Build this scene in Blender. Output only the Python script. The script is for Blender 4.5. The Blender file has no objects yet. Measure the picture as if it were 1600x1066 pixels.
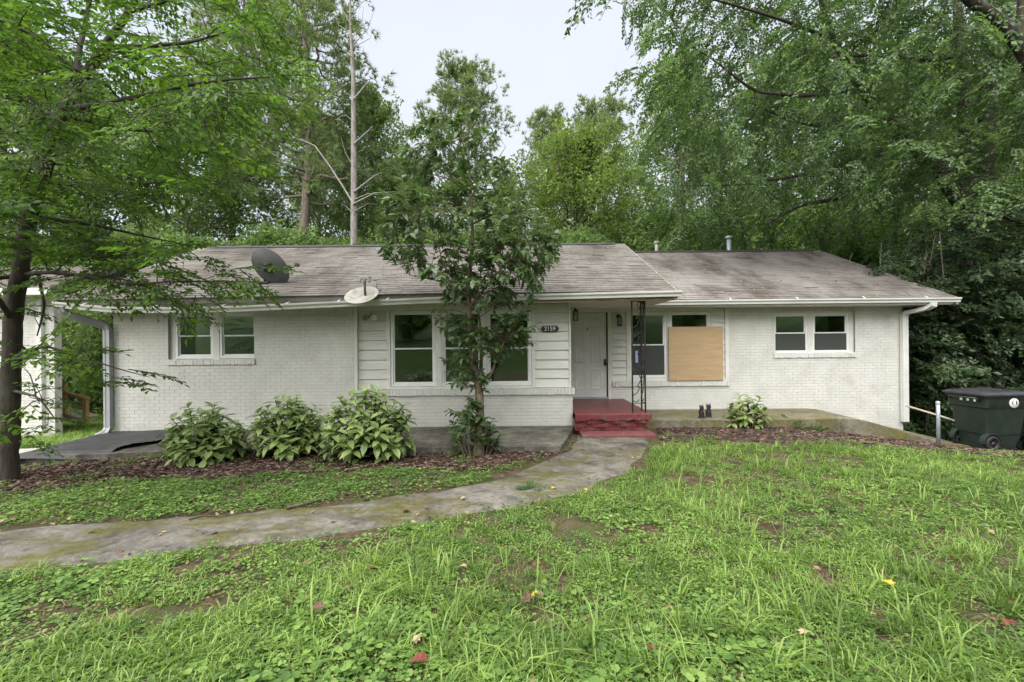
import bpy, math, random
import numpy as np
from mathutils import Vector, Matrix

# ------------------------------------------------------------------ camera, sky, sun, exposure
SC = bpy.context.scene
COL = SC.collection
CZ, FPX, ROLL = 2.0, 711.0, 0.009          # eye height, focal length in photo pixels, slight camera roll
cam = bpy.data.cameras.new('camera')
cam.sensor_width = 36.0; cam.lens = 36.0 * FPX / 1600.0; cam.clip_start = 0.05; cam.clip_end = 2000
camo = bpy.data.objects.new('camera', cam); COL.objects.link(camo)
camo.location = (0, 0, CZ)
camo.rotation_euler = (Matrix.Rotation(math.pi / 2, 4, 'X') @ Matrix.Rotation(-ROLL, 4, 'Z')).to_euler()
SC.camera = camo

SUN_EL, SUN_AZ = math.radians(52), math.radians(212)   # azimuth clockwise from +Y: behind the camera, to the left
world = bpy.data.worlds.new('World'); SC.world = world; world.use_nodes = True
wn, wl = world.node_tree.nodes, world.node_tree.links
wn.clear()
w_out = wn.new('ShaderNodeOutputWorld'); w_bg = wn.new('ShaderNodeBackground')
w_sky = wn.new('ShaderNodeTexSky'); w_sky.sky_type = 'NISHITA'; w_sky.sun_disc = False
w_sky.sun_elevation = SUN_EL; w_sky.sun_rotation = SUN_AZ
w_tc = wn.new('ShaderNodeTexCoord'); w_ns = wn.new('ShaderNodeTexNoise')
w_ns.inputs['Scale'].default_value = 1.6; w_ns.inputs['Detail'].default_value = 4
w_rm = wn.new('ShaderNodeMapRange'); w_rm.inputs['From Min'].default_value = .3; w_rm.inputs['From Max'].default_value = .7; w_rm.inputs['To Min'].default_value = 0.80; w_rm.inputs['To Max'].default_value = 0.99
w_mx = wn.new('ShaderNodeMix'); w_mx.data_type = 'RGBA'
w_mx.inputs['B'].default_value = (2.55, 2.69, 2.97, 1)                 # thin bright cloud deck
wl.new(w_tc.outputs['Generated'], w_ns.inputs['Vector']); wl.new(w_ns.outputs['Fac'], w_rm.inputs['Value'])
wl.new(w_rm.outputs['Result'], w_mx.inputs['Factor']); wl.new(w_sky.outputs['Color'], w_mx.inputs['A'])
wl.new(w_mx.outputs['Result'], w_bg.inputs['Color']); w_bg.inputs['Strength'].default_value = 0.1
wl.new(w_bg.outputs['Background'], w_out.inputs['Surface'])

sun = bpy.data.lights.new('sun', 'SUN'); sun.energy = 3.2; sun.angle = math.radians(95); sun.color = (1.0, 0.96, 0.9)
suno = bpy.data.objects.new('sun', sun); COL.objects.link(suno)
suno.rotation_euler = Vector((-math.sin(SUN_AZ) * math.cos(SUN_EL), -math.cos(SUN_AZ) * math.cos(SUN_EL), -math.sin(SUN_EL))).to_track_quat('-Z', 'Y').to_euler()
SC.view_settings.view_transform = 'Standard'; SC.view_settings.look = 'None'
SC.view_settings.exposure = 1.8; SC.view_settings.gamma = 1.0; SC.view_settings.use_curve_mapping = False
SC.render.engine = 'CYCLES'
SC.cycles.max_bounces = 6; SC.cycles.diffuse_bounces = 3; SC.cycles.glossy_bounces = 3
SC.cycles.transmission_bounces = 4; SC.cycles.transparent_max_bounces = 8
SC.cycles.use_denoising = True; SC.cycles.use_adaptive_sampling = True; SC.cycles.adaptive_threshold = .02

# ------------------------------------------------------------------ helpers
random.seed(7)
RNG = np.random.default_rng(7)
UP = np.array([0, 0, 1.0])

def P(px, py, Y):
    """Point seen at photo pixel (px, py) at distance Y in front of the camera."""
    dx, dy = px - 800.0, py - 533.0
    dx, dy = dx - ROLL * dy, dy + ROLL * dx
    return np.array([dx / FPX * Y, Y, CZ - dy / FPX * Y])

def sstep(a, b, x):
    t = np.clip((np.asarray(x, float) - a) / (b - a), 0, 1)
    return t * t * (3 - 2 * t)

def ground(x, y):
    x = np.asarray(x, float); y = np.asarray(y, float)
    z = np.interp(y, [-60, -30, -6, -2, 1, 4, 7, 8.5, 9.5, 17, 40], [9.5, 4.6, 1.35, .7, .52, .35, .21, .2, .16, -.6, -.6])
    z = z - 0.105 * np.maximum(0, x - 5.5) * sstep(6.3, 9, y) * (x < 14) - 0.9 * (x >= 14) * sstep(6.3, 9, y)
    z = z - 0.06 * np.clip(-x - 5.5, 0, 4) * sstep(5, 8, y)
    z = z + 0.025 * np.sin(x * 1.7 + y * .6) * np.sin(y * 1.3 - x * .4) * (y > 1) * (y < 8)
    return z

def hit(px, py, lift=0.0):
    """Where the sight line of a photo pixel meets the ground."""
    ys = np.linspace(1.2, 30, 3000)
    d = P(px, py, 1.0) - np.array([0, 0, CZ])
    xs = d[0] * ys; zs = CZ + d[2] * ys
    g = ground(xs, ys) + lift
    k = np.argmax(zs <= g)
    return np.array([xs[k], ys[k], g[k]])

ORG = {}
def tag(o, label=None, cat=None, group=None, kind=None):
    if label: o['label'] = label
    if cat: o['category'] = cat
    if group: o['group'] = group
    if kind: o['kind'] = kind
    return o

def empty(name, loc, label, cat, group=None, rot=(0, 0, 0)):
    o = bpy.data.objects.new(name, None); COL.objects.link(o)
    o.location = loc; o.rotation_euler = rot; o.empty_display_size = .1
    ORG[o.name] = np.array(loc, float)
    return tag(o, label, cat, group)

def link(name, me, mat, parent=None, loc=(0, 0, 0)):
    o = bpy.data.objects.new(name, me); COL.objects.link(o)
    if mat is not None and len(me.materials) == 0: me.materials.append(mat)
    o.location = loc
    if parent is not None:
        o.parent = parent; ORG[o.name] = ORG.get(parent.name, np.zeros(3))
    else: ORG[o.name] = np.zeros(3)
    return o

class MB:
    """Collects boxes, tubes and prisms; build() makes one mesh object."""
    def __init__(s): s.v = []; s.f = []; s.sm = []
    def add(s, vs, fs, smooth=False):
        b = len(s.v); s.v.extend([tuple(map(float, v)) for v in vs]); s.f.extend([tuple(b + i for i in f) for f in fs]); s.sm.extend([smooth] * len(fs)); return s
    def box(s, x0, x1, y0, y1, z0, z1, M=None):
        vs = [(x, y, z) for z in (z0, z1) for (x, y) in ((x0, y0), (x1, y0), (x1, y1), (x0, y1))]
        if M is not None: vs = [tuple(M @ Vector(v)) for v in vs]
        return s.add(vs, [(3, 2, 1, 0), (4, 5, 6, 7), (0, 1, 5, 4), (1, 2, 6, 5), (2, 3, 7, 6), (3, 0, 4, 7)])
    def tube(s, pts, r, n=8, cap=True, smooth=True):
        V, T, rings = ring_tube(pts, r, n)
        k = len(pts)
        fs = [(i * n + j, i * n + (j + 1) % n, (i + 1) * n + (j + 1) % n, (i + 1) * n + j) for i in range(k - 1) for j in range(n)]
        s.add(V, fs, smooth)
        if cap:
            b = len(s.v) - k * n
            s.f.append(tuple(b + j for j in reversed(range(n)))); s.sm.append(False)
            s.f.append(tuple(b + (k - 1) * n + j for j in range(n))); s.sm.append(False)
        return s
    def prism(s, poly, y0, y1, M=None):
        """poly in x,z extruded along y"""
        n = len(poly)
        vs = [(x, y0, z) for x, z in poly] + [(x, y1, z) for x, z in poly]
        if M is not None: vs = [tuple(M @ Vector(v)) for v in vs]
        return s.add(vs, [tuple(range(n))[::1], tuple(range(2 * n - 1, n - 1, -1))] + [(j, j + n, (j + 1) % n + n, (j + 1) % n) for j in range(n)])
    def lathe(s, prof, n=24, M=None, smooth=True):
        vs = [(r * math.cos(2 * math.pi * j / n), r * math.sin(2 * math.pi * j / n), z) for r, z in prof for j in range(n)]
        if M is not None: vs = [tuple(M @ Vector(v)) for v in vs]
        return s.add(vs, [(i * n + j, i * n + (j + 1) % n, (i + 1) * n + (j + 1) % n, (i + 1) * n + j) for i in range(len(prof) - 1) for j in range(n)], smooth)
    def mesh(s, name, off=(0, 0, 0)):
        me = bpy.data.meshes.new(name)
        o = np.array(off, float)
        me.from_pydata([tuple(np.array(v) - o) for v in s.v], [], s.f); me.update()
        me.polygons.foreach_set('use_smooth', s.sm)
        return me
    def build(s, name, mat, parent=None, local=False, bevel=0):
        off = np.zeros(3) if (parent is None or local) else ORG[parent.name]
        o = link(name, s.mesh(name, off), mat, parent)
        if bevel:
            m = o.modifiers.new('bevel', 'BEVEL'); m.width = bevel; m.segments = 2; m.limit_method = 'ANGLE'
        return o

def bx(name, x0, x1, y0, y1, z0, z1, mat, parent=None, bevel=0):
    return MB().box(x0, x1, y0, y1, z0, z1).build(name, mat, parent, bevel=bevel)

def ring_tube(pts, r, n):
    pts = np.asarray(pts, float); k = len(pts)
    r = np.broadcast_to(np.asarray(r, float), (k,))
    t = np.gradient(pts, axis=0); t /= np.linalg.norm(t, axis=1)[:, None] + 1e-9
    ref = np.array([1.0, 0, 0]) if abs(t[0][2]) > .7 else UP
    V = np.zeros((k, n, 3)); a = np.arange(n) * 2 * np.pi / n
    for i in range(k):
        u = np.cross(t[i], ref); nu = np.linalg.norm(u)
        u = u / nu if nu > 1e-6 else np.array([0, 1.0, 0])
        w = np.cross(t[i], u); ref = np.cross(u, t[i])
        ref = -w if False else ref
        V[i] = pts[i] + r[i] * (np.cos(a)[:, None] * u + np.sin(a)[:, None] * w)
    T = []
    for i in range(k - 1):
        for j in range(n):
            p, q = i * n + j, i * n + (j + 1) % n
            T.append((p, q, q + n)); T.append((p, q + n, p + n))
    return V.reshape(-1, 3), np.array(T, np.int64).reshape(-1, 3), k

class NB:
    """Triangle soup in numpy, for leaves, blades and wood."""
    def __init__(s): s.V = []; s.T = []; s.A = []; s.n = 0
    def add(s, V, T, A=None):
        V = np.asarray(V, float).reshape(-1, 3); T = np.asarray(T, np.int64).reshape(-1, 3)
        s.V.append(V); s.T.append(T + s.n); s.n += len(V)
        s.A.append(np.zeros(len(V)) if A is None else np.broadcast_to(np.asarray(A, float), (len(V),)))
    def tube(s, pts, r, n=6): V, T, _ = ring_tube(pts, r, n); s.add(V, T)
    def mesh(s, name, off=(0, 0, 0), smooth=False):
        V = np.concatenate(s.V) - np.array(off, float); T = np.concatenate(s.T); A = np.concatenate(s.A)
        me = bpy.data.meshes.new(name)
        me.vertices.add(len(V)); me.vertices.foreach_set('co', V.astype(np.float32).ravel())
        me.loops.add(len(T) * 3); me.loops.foreach_set('vertex_index', T.astype(np.int32).ravel())
        me.polygons.add(len(T)); me.polygons.foreach_set('loop_start', np.arange(0, len(T) * 3, 3, dtype=np.int32))
        at = me.attributes.new('v', 'FLOAT', 'POINT'); at.data.foreach_set('value', A.astype(np.float32))
        me.update(calc_edges=True)
        if smooth: me.polygons.foreach_set('use_smooth', np.ones(len(T), bool))
        return me
    def build(s, name, mat, parent=None, smooth=False, local=False):
        off = np.zeros(3) if (parent is None or local) else ORG[parent.name]
        return link(name, s.mesh(name, off, smooth), mat, parent)

def frames(D, N):
    D = D / (np.linalg.norm(D, axis=1)[:, None] + 1e-9)
    S = np.cross(N, D); S /= np.linalg.norm(S, axis=1)[:, None] + 1e-9
    N = np.cross(D, S)
    return np.stack([D, S, N], axis=2)

def place(nb, tpl, pos, fr, sc, vr, rng):
    """Copies of template (V, T, A) at positions; A gets a random offset per copy."""
    V, T, A = tpl
    m, n = len(pos), len(V)
    W = np.einsum('mij,nj->mni', fr, V) * np.asarray(sc).reshape(-1, 1, 1) + pos[:, None, :]
    TT = (T[None] + (np.arange(m) * n)[:, None, None]).reshape(-1, 3)
    AA = (A[None] + (rng.random((m, 1)) - .5) * vr).ravel()
    nb.add(W.reshape(-1, 3), TT, AA)

def leaf_quads(Pp, D, N, L, W, fold=.18, curl=.12):
    S = np.cross(D, N); S /= np.linalg.norm(S, axis=1)[:, None] + 1e-9
    L = np.asarray(L).reshape(-1, 1); W = np.asarray(W).reshape(-1, 1)
    mid = Pp + D * L * .48 + N * W * fold
    V = np.stack([Pp, mid + S * W * .5, Pp + D * L - N * L * curl, mid - S * W * .5], axis=1)
    k = len(Pp)
    T = (np.array([[0, 1, 2], [0, 2, 3]])[None] + (np.arange(k) * 4)[:, None, None]).reshape(-1, 3)
    return V.reshape(-1, 3), T

def unit(v): v = np.asarray(v, float); return v / (np.linalg.norm(v, axis=-1, keepdims=True) + 1e-9)

def tpl_spray(rng, nside=7, per=5, L=.13, W=.06, droop=.2, ang=50, side=.5, flat=.25, twigs=True):
    """A flat leafy twig one unit long: leaves and its thin wood."""
    Ps, Ds = [], []; wood = NB()
    ax = lambda t: np.array([t, 0, -droop * t * t])
    wood.tube([ax(t) for t in (0, .35, .7, 1)], [.012, .009, .006, .003], 3)
    for i in range(nside):
        t = .1 + .82 * i / nside + rng.uniform(-.03, .03); s = 1 if i % 2 else -1
        a = math.radians(ang + rng.uniform(-12, 12)); d = unit(np.array([math.cos(a), s * math.sin(a), rng.uniform(-.2, .1)]))
        ln = side * (1.05 - .75 * t) * rng.uniform(.7, 1.15); b = ax(t)
        if twigs: wood.tube([b, b + d * ln * .5, b + d * ln - UP * droop * .15], [.007, .005, .003], 3)
        for j in range(per):
            u = (j + .6) / per; p = b + d * ln * u - UP * droop * .15 * u * u
            s2 = 1 if j % 2 else -1; a2 = s2 * rng.uniform(.5, 1.0)
            Ps.append(p); Ds.append([d[0] * math.cos(a2) - d[1] * math.sin(a2), d[0] * math.sin(a2) + d[1] * math.cos(a2), rng.uniform(-.45, .1)])
    for i in range(nside):
        t = .15 + .85 * i / (nside - 1); s = 1 if i % 2 == 0 else -1; a = s * rng.uniform(.4, .9) * (0 if i == nside - 1 else 1)
        Ps.append(ax(t)); Ds.append([math.cos(a), math.sin(a), rng.uniform(-.5, .1)])
    Ps = np.array(Ps); Ds = unit(np.array(Ds)); k = len(Ps)
    N = unit(np.array([0, 0, 1.0]) + rng.normal(0, flat, (k, 3)))
    V, T = leaf_quads(Ps, Ds, N, L * rng.uniform(.7, 1.2, k), W * rng.uniform(.75, 1.2, k))
    A = np.repeat(.5 + rng.uniform(-.22, .22, k), 4)
    WV = np.concatenate(wood.V); WT = np.concatenate(wood.T)
    return (V, T, A), (WV, WT, np.zeros(len(WV)))

def tpl_clump(rng, k=40, L=.3, W=.17, flat=.6):
    q = unit(rng.normal(0, 1, (k, 3))) * (rng.random((k, 1)) ** .45) * np.array([1, 1, flat])
    D = unit(q + rng.normal(0, .7, (k, 3)) + np.array([0, 0, -.25])); N = unit(np.array([0, 0, .8]) + rng.normal(0, .8, (k, 3)))
    V, T = leaf_quads(q, D, N, L * rng.uniform(.6, 1.3, k), W * rng.uniform(.7, 1.2, k))
    return V, T, np.repeat(.5 + rng.uniform(-.25, .25, k), 4)

def tpl_pine(rng, tufts=6, nd=11, L=.42, W=.05):
    V, T, A = [], [], []
    for i in range(tufts):
        c = np.array([.25 + .75 * rng.random(), rng.uniform(-.45, .45), rng.uniform(-.15, .3)]); ax = unit(c + np.array([.3, 0, .35]))
        a0 = .5 + rng.uniform(-.2, .2)
        for j in range(nd):
            d = unit(ax * .7 + rng.normal(0, .5, 3)); s = unit(np.cross(d, rng.normal(0, 1, 3))) * W * .5
            l = L * rng.uniform(.7, 1.1); b = len(V)
            V += [c - s, c + s, c + d * l]; T.append((b, b + 1, b + 2)); A += [a0 + rng.uniform(-.08, .08)] * 3
    return np.array(V), np.array(T), np.array(A)

def vnoise(x, y, s, seed):
    g = np.random.default_rng(seed).random((64, 64)); u, v = x * s % 64, y * s % 64; i, j = np.floor(u).astype(int), np.floor(v).astype(int); f, h = u - i, v - j; i2, j2 = (i + 1) % 64, (j + 1) % 64
    return g[i, j] * (1 - f) * (1 - h) + g[i2, j] * f * (1 - h) + g[i, j2] * (1 - f) * h + g[i2, j2] * f * h

def in_poly(poly, x, y):
    poly = np.asarray(poly, float); x = np.asarray(x); y = np.asarray(y)
    c = np.zeros(x.shape, bool); j = len(poly) - 1
    for i in range(len(poly)):
        xi, yi = poly[i]; xj, yj = poly[j]
        c ^= ((yi > y) != (yj > y)) & (x < (xj - xi) * (y - yi) / (yj - yi + 1e-12) + xi); j = i
    return c

# ------------------------------------------------------------------ materials
def new_mat(name):
    m = bpy.data.materials.new(name); m.use_nodes = True
    return m, m.node_tree.nodes, m.node_tree.links, m.node_tree.nodes['Principled BSDF']

def mix_rgb(n, l, fac, a, b, mode='MIX'):
    m = n.new('ShaderNodeMix'); m.data_type = 'RGBA'; m.blend_type = mode
    for k, v in (('Factor', fac), ('A', a), ('B', b)):
        if isinstance(v, (int, float)): m.inputs[k].default_value = v
        elif isinstance(v, tuple): m.inputs[k].default_value = (*v, 1)
        else: l.new(v, m.inputs[k])
    return m.outputs['Result']

def noise(n, l, scale, detail=4, stretch=None, coord=None, rough=.55):
    g = n.new('ShaderNodeNewGeometry') if coord is None else None
    src = g.outputs['Position'] if coord is None else coord
    if stretch:
        mp = n.new('ShaderNodeMapping'); mp.inputs['Scale'].default_value = stretch; l.new(src, mp.inputs['Vector']); src = mp.outputs['Vector']
    t = n.new('ShaderNodeTexNoise'); t.inputs['Scale'].default_value = scale; t.inputs['Detail'].default_value = detail; t.inputs['Roughness'].default_value = rough
    l.new(src, t.inputs['Vector']); return t.outputs['Fac']

def ramp(n, l, fac, lo, hi):
    r = n.new('ShaderNodeMapRange'); r.clamp = True
    r.inputs['From Min'].default_value = lo; r.inputs['From Max'].default_value = hi
    l.new(fac, r.inputs['Value']); return r.outputs['Result']

def bump(n, l, b, h, strength, dist=.01):
    k = n.new('ShaderNodeBump'); k.inputs['Strength'].default_value = strength; k.inputs['Distance'].default_value = dist
    l.new(h, k.inputs['Height']); l.new(k.outputs['Normal'], b.inputs['Normal'])

def mat(name, c, c2=None, scale=6, lo=.4, hi=.65, rough=.6, spec=.4, bmp=0, bscale=60, metal=0, stretch=None, dirt=None, dscale=2.5, dlo=.52, dhi=.75, damt=.6):
    m, n, l, b = new_mat(name)
    col = None
    if c2: col = mix_rgb(n, l, ramp(n, l, noise(n, l, scale, 5, stretch), lo, hi), c, c2)
    if dirt:
        f = ramp(n, l, noise(n, l, dscale, 8, None, None, .7), dlo, dhi)
        mu = n.new('ShaderNodeMath'); mu.operation = 'MULTIPLY'; mu.inputs[1].default_value = damt; l.new(f, mu.inputs[0])
        col = mix_rgb(n, l, mu.outputs[0], col if col is not None else c, dirt)
    if col is not None: l.new(col, b.inputs['Base Color'])
    else: b.inputs['Base Color'].default_value = (*c, 1)
    b.inputs['Roughness'].default_value = rough; b.inputs['Metallic'].default_value = metal
    b.inputs['Specular IOR Level'].default_value = spec
    if bmp: bump(n, l, b, noise(n, l, bscale, 5, stretch), bmp)
    return m

def leaf_mat(name, dark, mid, light, trans=.35, rough=.45, spec=.35, big=.35, bscale=.35):
    """Leaf colour from a per-leaf value plus slow variation through the crown; thin and translucent."""
    m, n, l, b = new_mat(name)
    at = n.new('ShaderNodeAttribute'); at.attribute_name = 'v'
    nz = noise(n, l, bscale, 3)
    s1 = n.new('ShaderNodeMath'); s1.operation = 'MULTIPLY_ADD'; s1.inputs[1].default_value = big * 2; l.new(nz, s1.inputs[0]); l.new(at.outputs['Fac'], s1.inputs[2])
    s2 = n.new('ShaderNodeMath'); s2.operation = 'SUBTRACT'; s2.inputs[1].default_value = big; l.new(s1.outputs[0], s2.inputs[0])
    cr = n.new('ShaderNodeValToRGB'); l.new(s2.outputs[0], cr.inputs['Fac'])
    e = cr.color_ramp.elements; e[0].position = .12; e[0].color = (*dark, 1); e[1].position = .92; e[1].color = (*light, 1)
    k = e.new(.5); k.color = (*mid, 1)
    l.new(cr.outputs['Color'], b.inputs['Base Color']); b.inputs['Roughness'].default_value = rough; b.inputs['Specular IOR Level'].default_value = spec
    tr = n.new('ShaderNodeBsdfTranslucent')
    tc = mix_rgb(n, l, 1.0, cr.outputs['Color'], (1.35, 1.45, .75), 'MULTIPLY'); l.new(tc, tr.inputs['Color'])
    mx = n.new('ShaderNodeMixShader'); mx.inputs[0].default_value = trans
    l.new(b.outputs[0], mx.inputs[1]); l.new(tr.outputs[0], mx.inputs[2]); l.new(mx.outputs[0], n['Material Output'].inputs['Surface'])
    return m

M = {}
M['brick'] = mat('painted_brick', (.57, .57, .54), (.49, .49, .455), 3, .35, .7, rough=.7, bmp=.5, bscale=55, dirt=(.30, .27, .22), dscale=2.1, dlo=.54, dhi=.82, damt=.6)
M['mortar'] = mat('painted_mortar', (.50, .50, .465), (.40, .39, .36), 9, .35, .7, rough=.85, bmp=.5, bscale=90)
M['siding'] = mat('painted_siding', (.59, .59, .56), (.52, .52, .48), 4, .35, .7, rough=.5, bmp=.12, bscale=30, stretch=(1, 1, 8), dirt=(.33, .30, .24), dscale=3, dlo=.66, dhi=.85, damt=.5)
M['trim'] = mat('painted_trim', (.61, .61, .58), (.53, .53, .49), 5, .35, .7, rough=.45, bmp=.1, dirt=(.36, .33, .27), dscale=4, dlo=.66, dhi=.85, damt=.5)
M['vinyl'] = mat('white_vinyl', (.68, .69, .70), (.62, .63, .64), 6, rough=.35)
M['gutter'] = mat('aluminium_gutter', (.58, .59, .57), (.50, .50, .47), 3, .4, .7, rough=.4, dirt=(.30, .28, .22), dscale=5, dlo=.62, dhi=.85, damt=.6)
M['spout'] = mat('grey_downspout', (.33, .34, .355), (.27, .28, .29), 4, rough=.4)
M['fascia'] = mat('weathered_fascia', (.20, .15, .12), (.36, .31, .26), 5, .4, .65, rough=.8, bmp=.3, stretch=(1, 4, 6))
M['drip'] = mat('dull_drip_edge', (.30, .28, .25), (.2, .18, .16), 5, rough=.7)
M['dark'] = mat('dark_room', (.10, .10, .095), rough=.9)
M['door'] = mat('door_paint', (.56, .56, .535), (.50, .50, .475), 5, rough=.4, bmp=.05)
M['black'] = mat('black_iron', (.012, .012, .013), (.03, .028, .026), 20, rough=.45)
M['red'] = mat('red_porch_paint', (.155, .030, .036), (.11, .024, .028), 7, .35, .7, rough=.42, bmp=.15, bscale=25, dirt=(.12, .09, .076), dscale=6, dlo=.49, dhi=.64, damt=.7)
M['redworn'] = mat('worn_red_paint', (.15, .04, .045), (.12, .095, .08), 9, .5, .65, rough=.7, bmp=.6, bscale=30)
M['ply'] = mat('plywood', (.41, .295, .17), (.325, .225, .125), 5, .3, .7, rough=.6, bmp=.1, bscale=18, stretch=(.6, 1, 7), dirt=(.30, .17, .07), dscale=7, dlo=.64, dhi=.8, damt=.5)
M['screen'] = mat('insect_screen', (.042, .046, .043), rough=.85)
M['grey'] = mat('dish_grey', (.045, .05, .05), (.06, .065, .062), 8, rough=.5)
M['palegrey'] = mat('stained_pale_grey', (.34, .33, .295), (.18, .165, .135), 7, .45, .7, rough=.6, bmp=.15)
M['galv'] = mat('galvanised', (.34, .375, .40), (.25, .285, .31), 8, rough=.4, metal=.3)
M['ridge'] = mat('ridge_flashing', (.02, .02, .022), (.04, .04, .04), 5, rough=.6)
M['bark'] = mat('bark', (.068, .055, .043), (.026, .021, .017), 6, .35, .65, rough=.9, bmp=1, bscale=28, stretch=(2, 2, .5), dirt=(.06, .075, .035), dscale=3, dlo=.55, dhi=.7, damt=.5)
M['barkpale'] = mat('pale_bark', (.22, .19, .155), (.11, .09, .07), 9, .35, .65, rough=.9, bmp=.8, bscale=30, stretch=(2, 2, .5))
M['barkcam'] = mat('camellia_bark', (.20, .155, .105), (.10, .085, .055), 7, .35, .65, rough=.85, bmp=.6, bscale=25, stretch=(2, 2, .7))
M['deadwood'] = mat('dead_wood', (.22, .205, .19), (.13, .12, .11), 6, .35, .65, rough=.9, bmp=.5, bscale=30, stretch=(2, 2, .5))
M['wood'] = mat('treated_timber', (.44, .28, .14), (.34, .20, .09), 5, rough=.7, bmp=.2, stretch=(1, 1, 5))
M['palewood'] = mat('weathered_timber', (.45, .41, .34), (.33, .29, .23), 5, rough=.8)
M['bin'] = mat('dark_green_plastic', (.012, .021, .016), (.018, .029, .022), 6, rough=.45, bmp=.05, dirt=(.05, .05, .04), dscale=5, damt=.3)
M['binlid'] = mat('charcoal_plastic', (.028, .028, .034), (.045, .045, .05), 4, rough=.4)
M['binlid2'] = mat('faded_grey_plastic', (.24, .25, .27), (.18, .19, .2), 4, rough=.5)
M['rubber'] = mat('rubber', (.015, .015, .016), rough=.7)
M['white'] = mat('white_print', (.75, .76, .76), rough=.5)
M['paper'] = mat('blue_paper', (.30, .36, .62), (.42, .47, .70), 30, rough=.6)
M['brass'] = mat('dark_bronze', (.03, .026, .02), rough=.35, metal=.6)
M['stick'] = mat('dead_stick', (.10, .075, .055), (.05, .04, .03), 12, rough=.9, bmp=.4)

def glass_mat():
    m, n, l, b = new_mat('window_glass'); n.remove(b)
    g = n.new('ShaderNodeBsdfGlossy'); g.inputs['Roughness'].default_value = .015; g.inputs['Color'].default_value = (.9, .95, .93, 1)
    t = n.new('ShaderNodeBsdfTransparent'); t.inputs['Color'].default_value = (.75, .8, .78, 1)
    f = n.new('ShaderNodeFresnel'); f.inputs['IOR'].default_value = 1.75
    a = n.new('ShaderNodeMath'); a.operation = 'ADD'; a.inputs[1].default_value = .04; l.new(f.outputs[0], a.inputs[0])
    x = n.new('ShaderNodeMixShader'); l.new(a.outputs[0], x.inputs[0]); l.new(t.outputs[0], x.inputs[1]); l.new(g.outputs[0], x.inputs[2])
    l.new(x.outputs[0], n['Material Output'].inputs['Surface'])
    return m
M['glass'] = glass_mat()

def shingle_mat(name, a, b_, c, stain, lo, hi, amt):
    m, n, l, b = new_mat(name)
    g = n.new('ShaderNodeNewGeometry'); oi = n.new('ShaderNodeObjectInfo')
    ad = n.new('ShaderNodeMath'); ad.operation = 'ADD'; l.new(g.outputs['Random Per Island'], ad.inputs[0]); l.new(oi.outputs['Random'], ad.inputs[1])
    fr = n.new('ShaderNodeMath'); fr.operation = 'FRACT'; l.new(ad.outputs[0], fr.inputs[0])
    col = mix_rgb(n, l, fr.outputs[0], a, b_)
    col = mix_rgb(n, l, ramp(n, l, noise(n, l, 1.1, 5, (1, .5, .5)), .38, .68), col, c)
    f = ramp(n, l, noise(n, l, .8, 9, (1, .55, .55), None, .68), lo, hi)
    mu = n.new('ShaderNodeMath'); mu.operation = 'MULTIPLY'; mu.inputs[1].default_value = amt; l.new(f, mu.inputs[0])
    col = mix_rgb(n, l, mu.outputs[0], col, stain)
    sp = ramp(n, l, noise(n, l, 180, 2), .35, .7); col = mix_rgb(n, l, sp, col, (.5, .48, .46), 'OVERLAY')
    l.new(col, b.inputs['Base Color']); b.inputs['Roughness'].default_value = .9; b.inputs['Specular IOR Level'].default_value = .15
    bump(n, l, b, noise(n, l, 220, 2), .5, .004)
    return m
M['shingle'] = shingle_mat('shingles', (.185, .174, .160), (.128, .118, .107), (.168, .160, .150), (.06, .052, .045), .44, .64, .8)
M['shingle2'] = shingle_mat('stained_shingles', (.20, .187, .175), (.14, .128, .118), (.245, .235, .225), (.055, .046, .038), .47, .64, .8)

def concrete_mat(name, a, b_, stain, moss, slo, shi, mlo, mhi, agg=True):
    m, n, l, b = new_mat(name)
    col = mix_rgb(n, l, ramp(n, l, noise(n, l, 3, 6), .35, .65), a, b_)
    col = mix_rgb(n, l, ramp(n, l, noise(n, l, 1.7, 12, None, None, .74), slo, shi), col, stain)
    col = mix_rgb(n, l, ramp(n, l, noise(n, l, 1.5, 12, (1, 1.9, 1), None, .72), mlo, mhi), col, moss)
    if agg:
        col = mix_rgb(n, l, ramp(n, l, noise(n, l, 14, 8, None, None, .75), .42, .66), col, (.30, .29, .28), 'OVERLAY')
        sp = ramp(n, l, noise(n, l, 130, 2), .3, .72); col = mix_rgb(n, l, sp, col, (.62, .6, .58), 'OVERLAY')
    l.new(col, b.inputs['Base Color']); b.inputs['Roughness'].default_value = .9; b.inputs['Specular IOR Level'].default_value = .2
    bump(n, l, b, noise(n, l, 70, 6), .9, .008)
    return m
M['path'] = concrete_mat('aggregate_path', (.195, .186, .168), (.135, .128, .116), (.05, .047, .04), (.098, .094, .034), .46, .62, .46, .60)
M['slab'] = concrete_mat('stained_slab', (.17, .165, .14), (.12, .115, .10), (.055, .052, .045), (.15, .145, .075), .42, .6, .56, .72)
M['mossy'] = concrete_mat('mossy_slab', (.20, .19, .15), (.14, .13, .105), (.07, .065, .05), (.115, .11, .04), .5, .68, .42, .6)
M['drive'] = concrete_mat('pale_drive', (.42, .40, .37), (.34, .325, .30), (.26, .24, .21), (.27, .27, .18), .5, .7, .66, .8)
M['tar'] = mat('black_tar_sheet', (.018, .018, .02), (.04, .04, .042), 4, rough=.6, bmp=.4, bscale=9)

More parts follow.
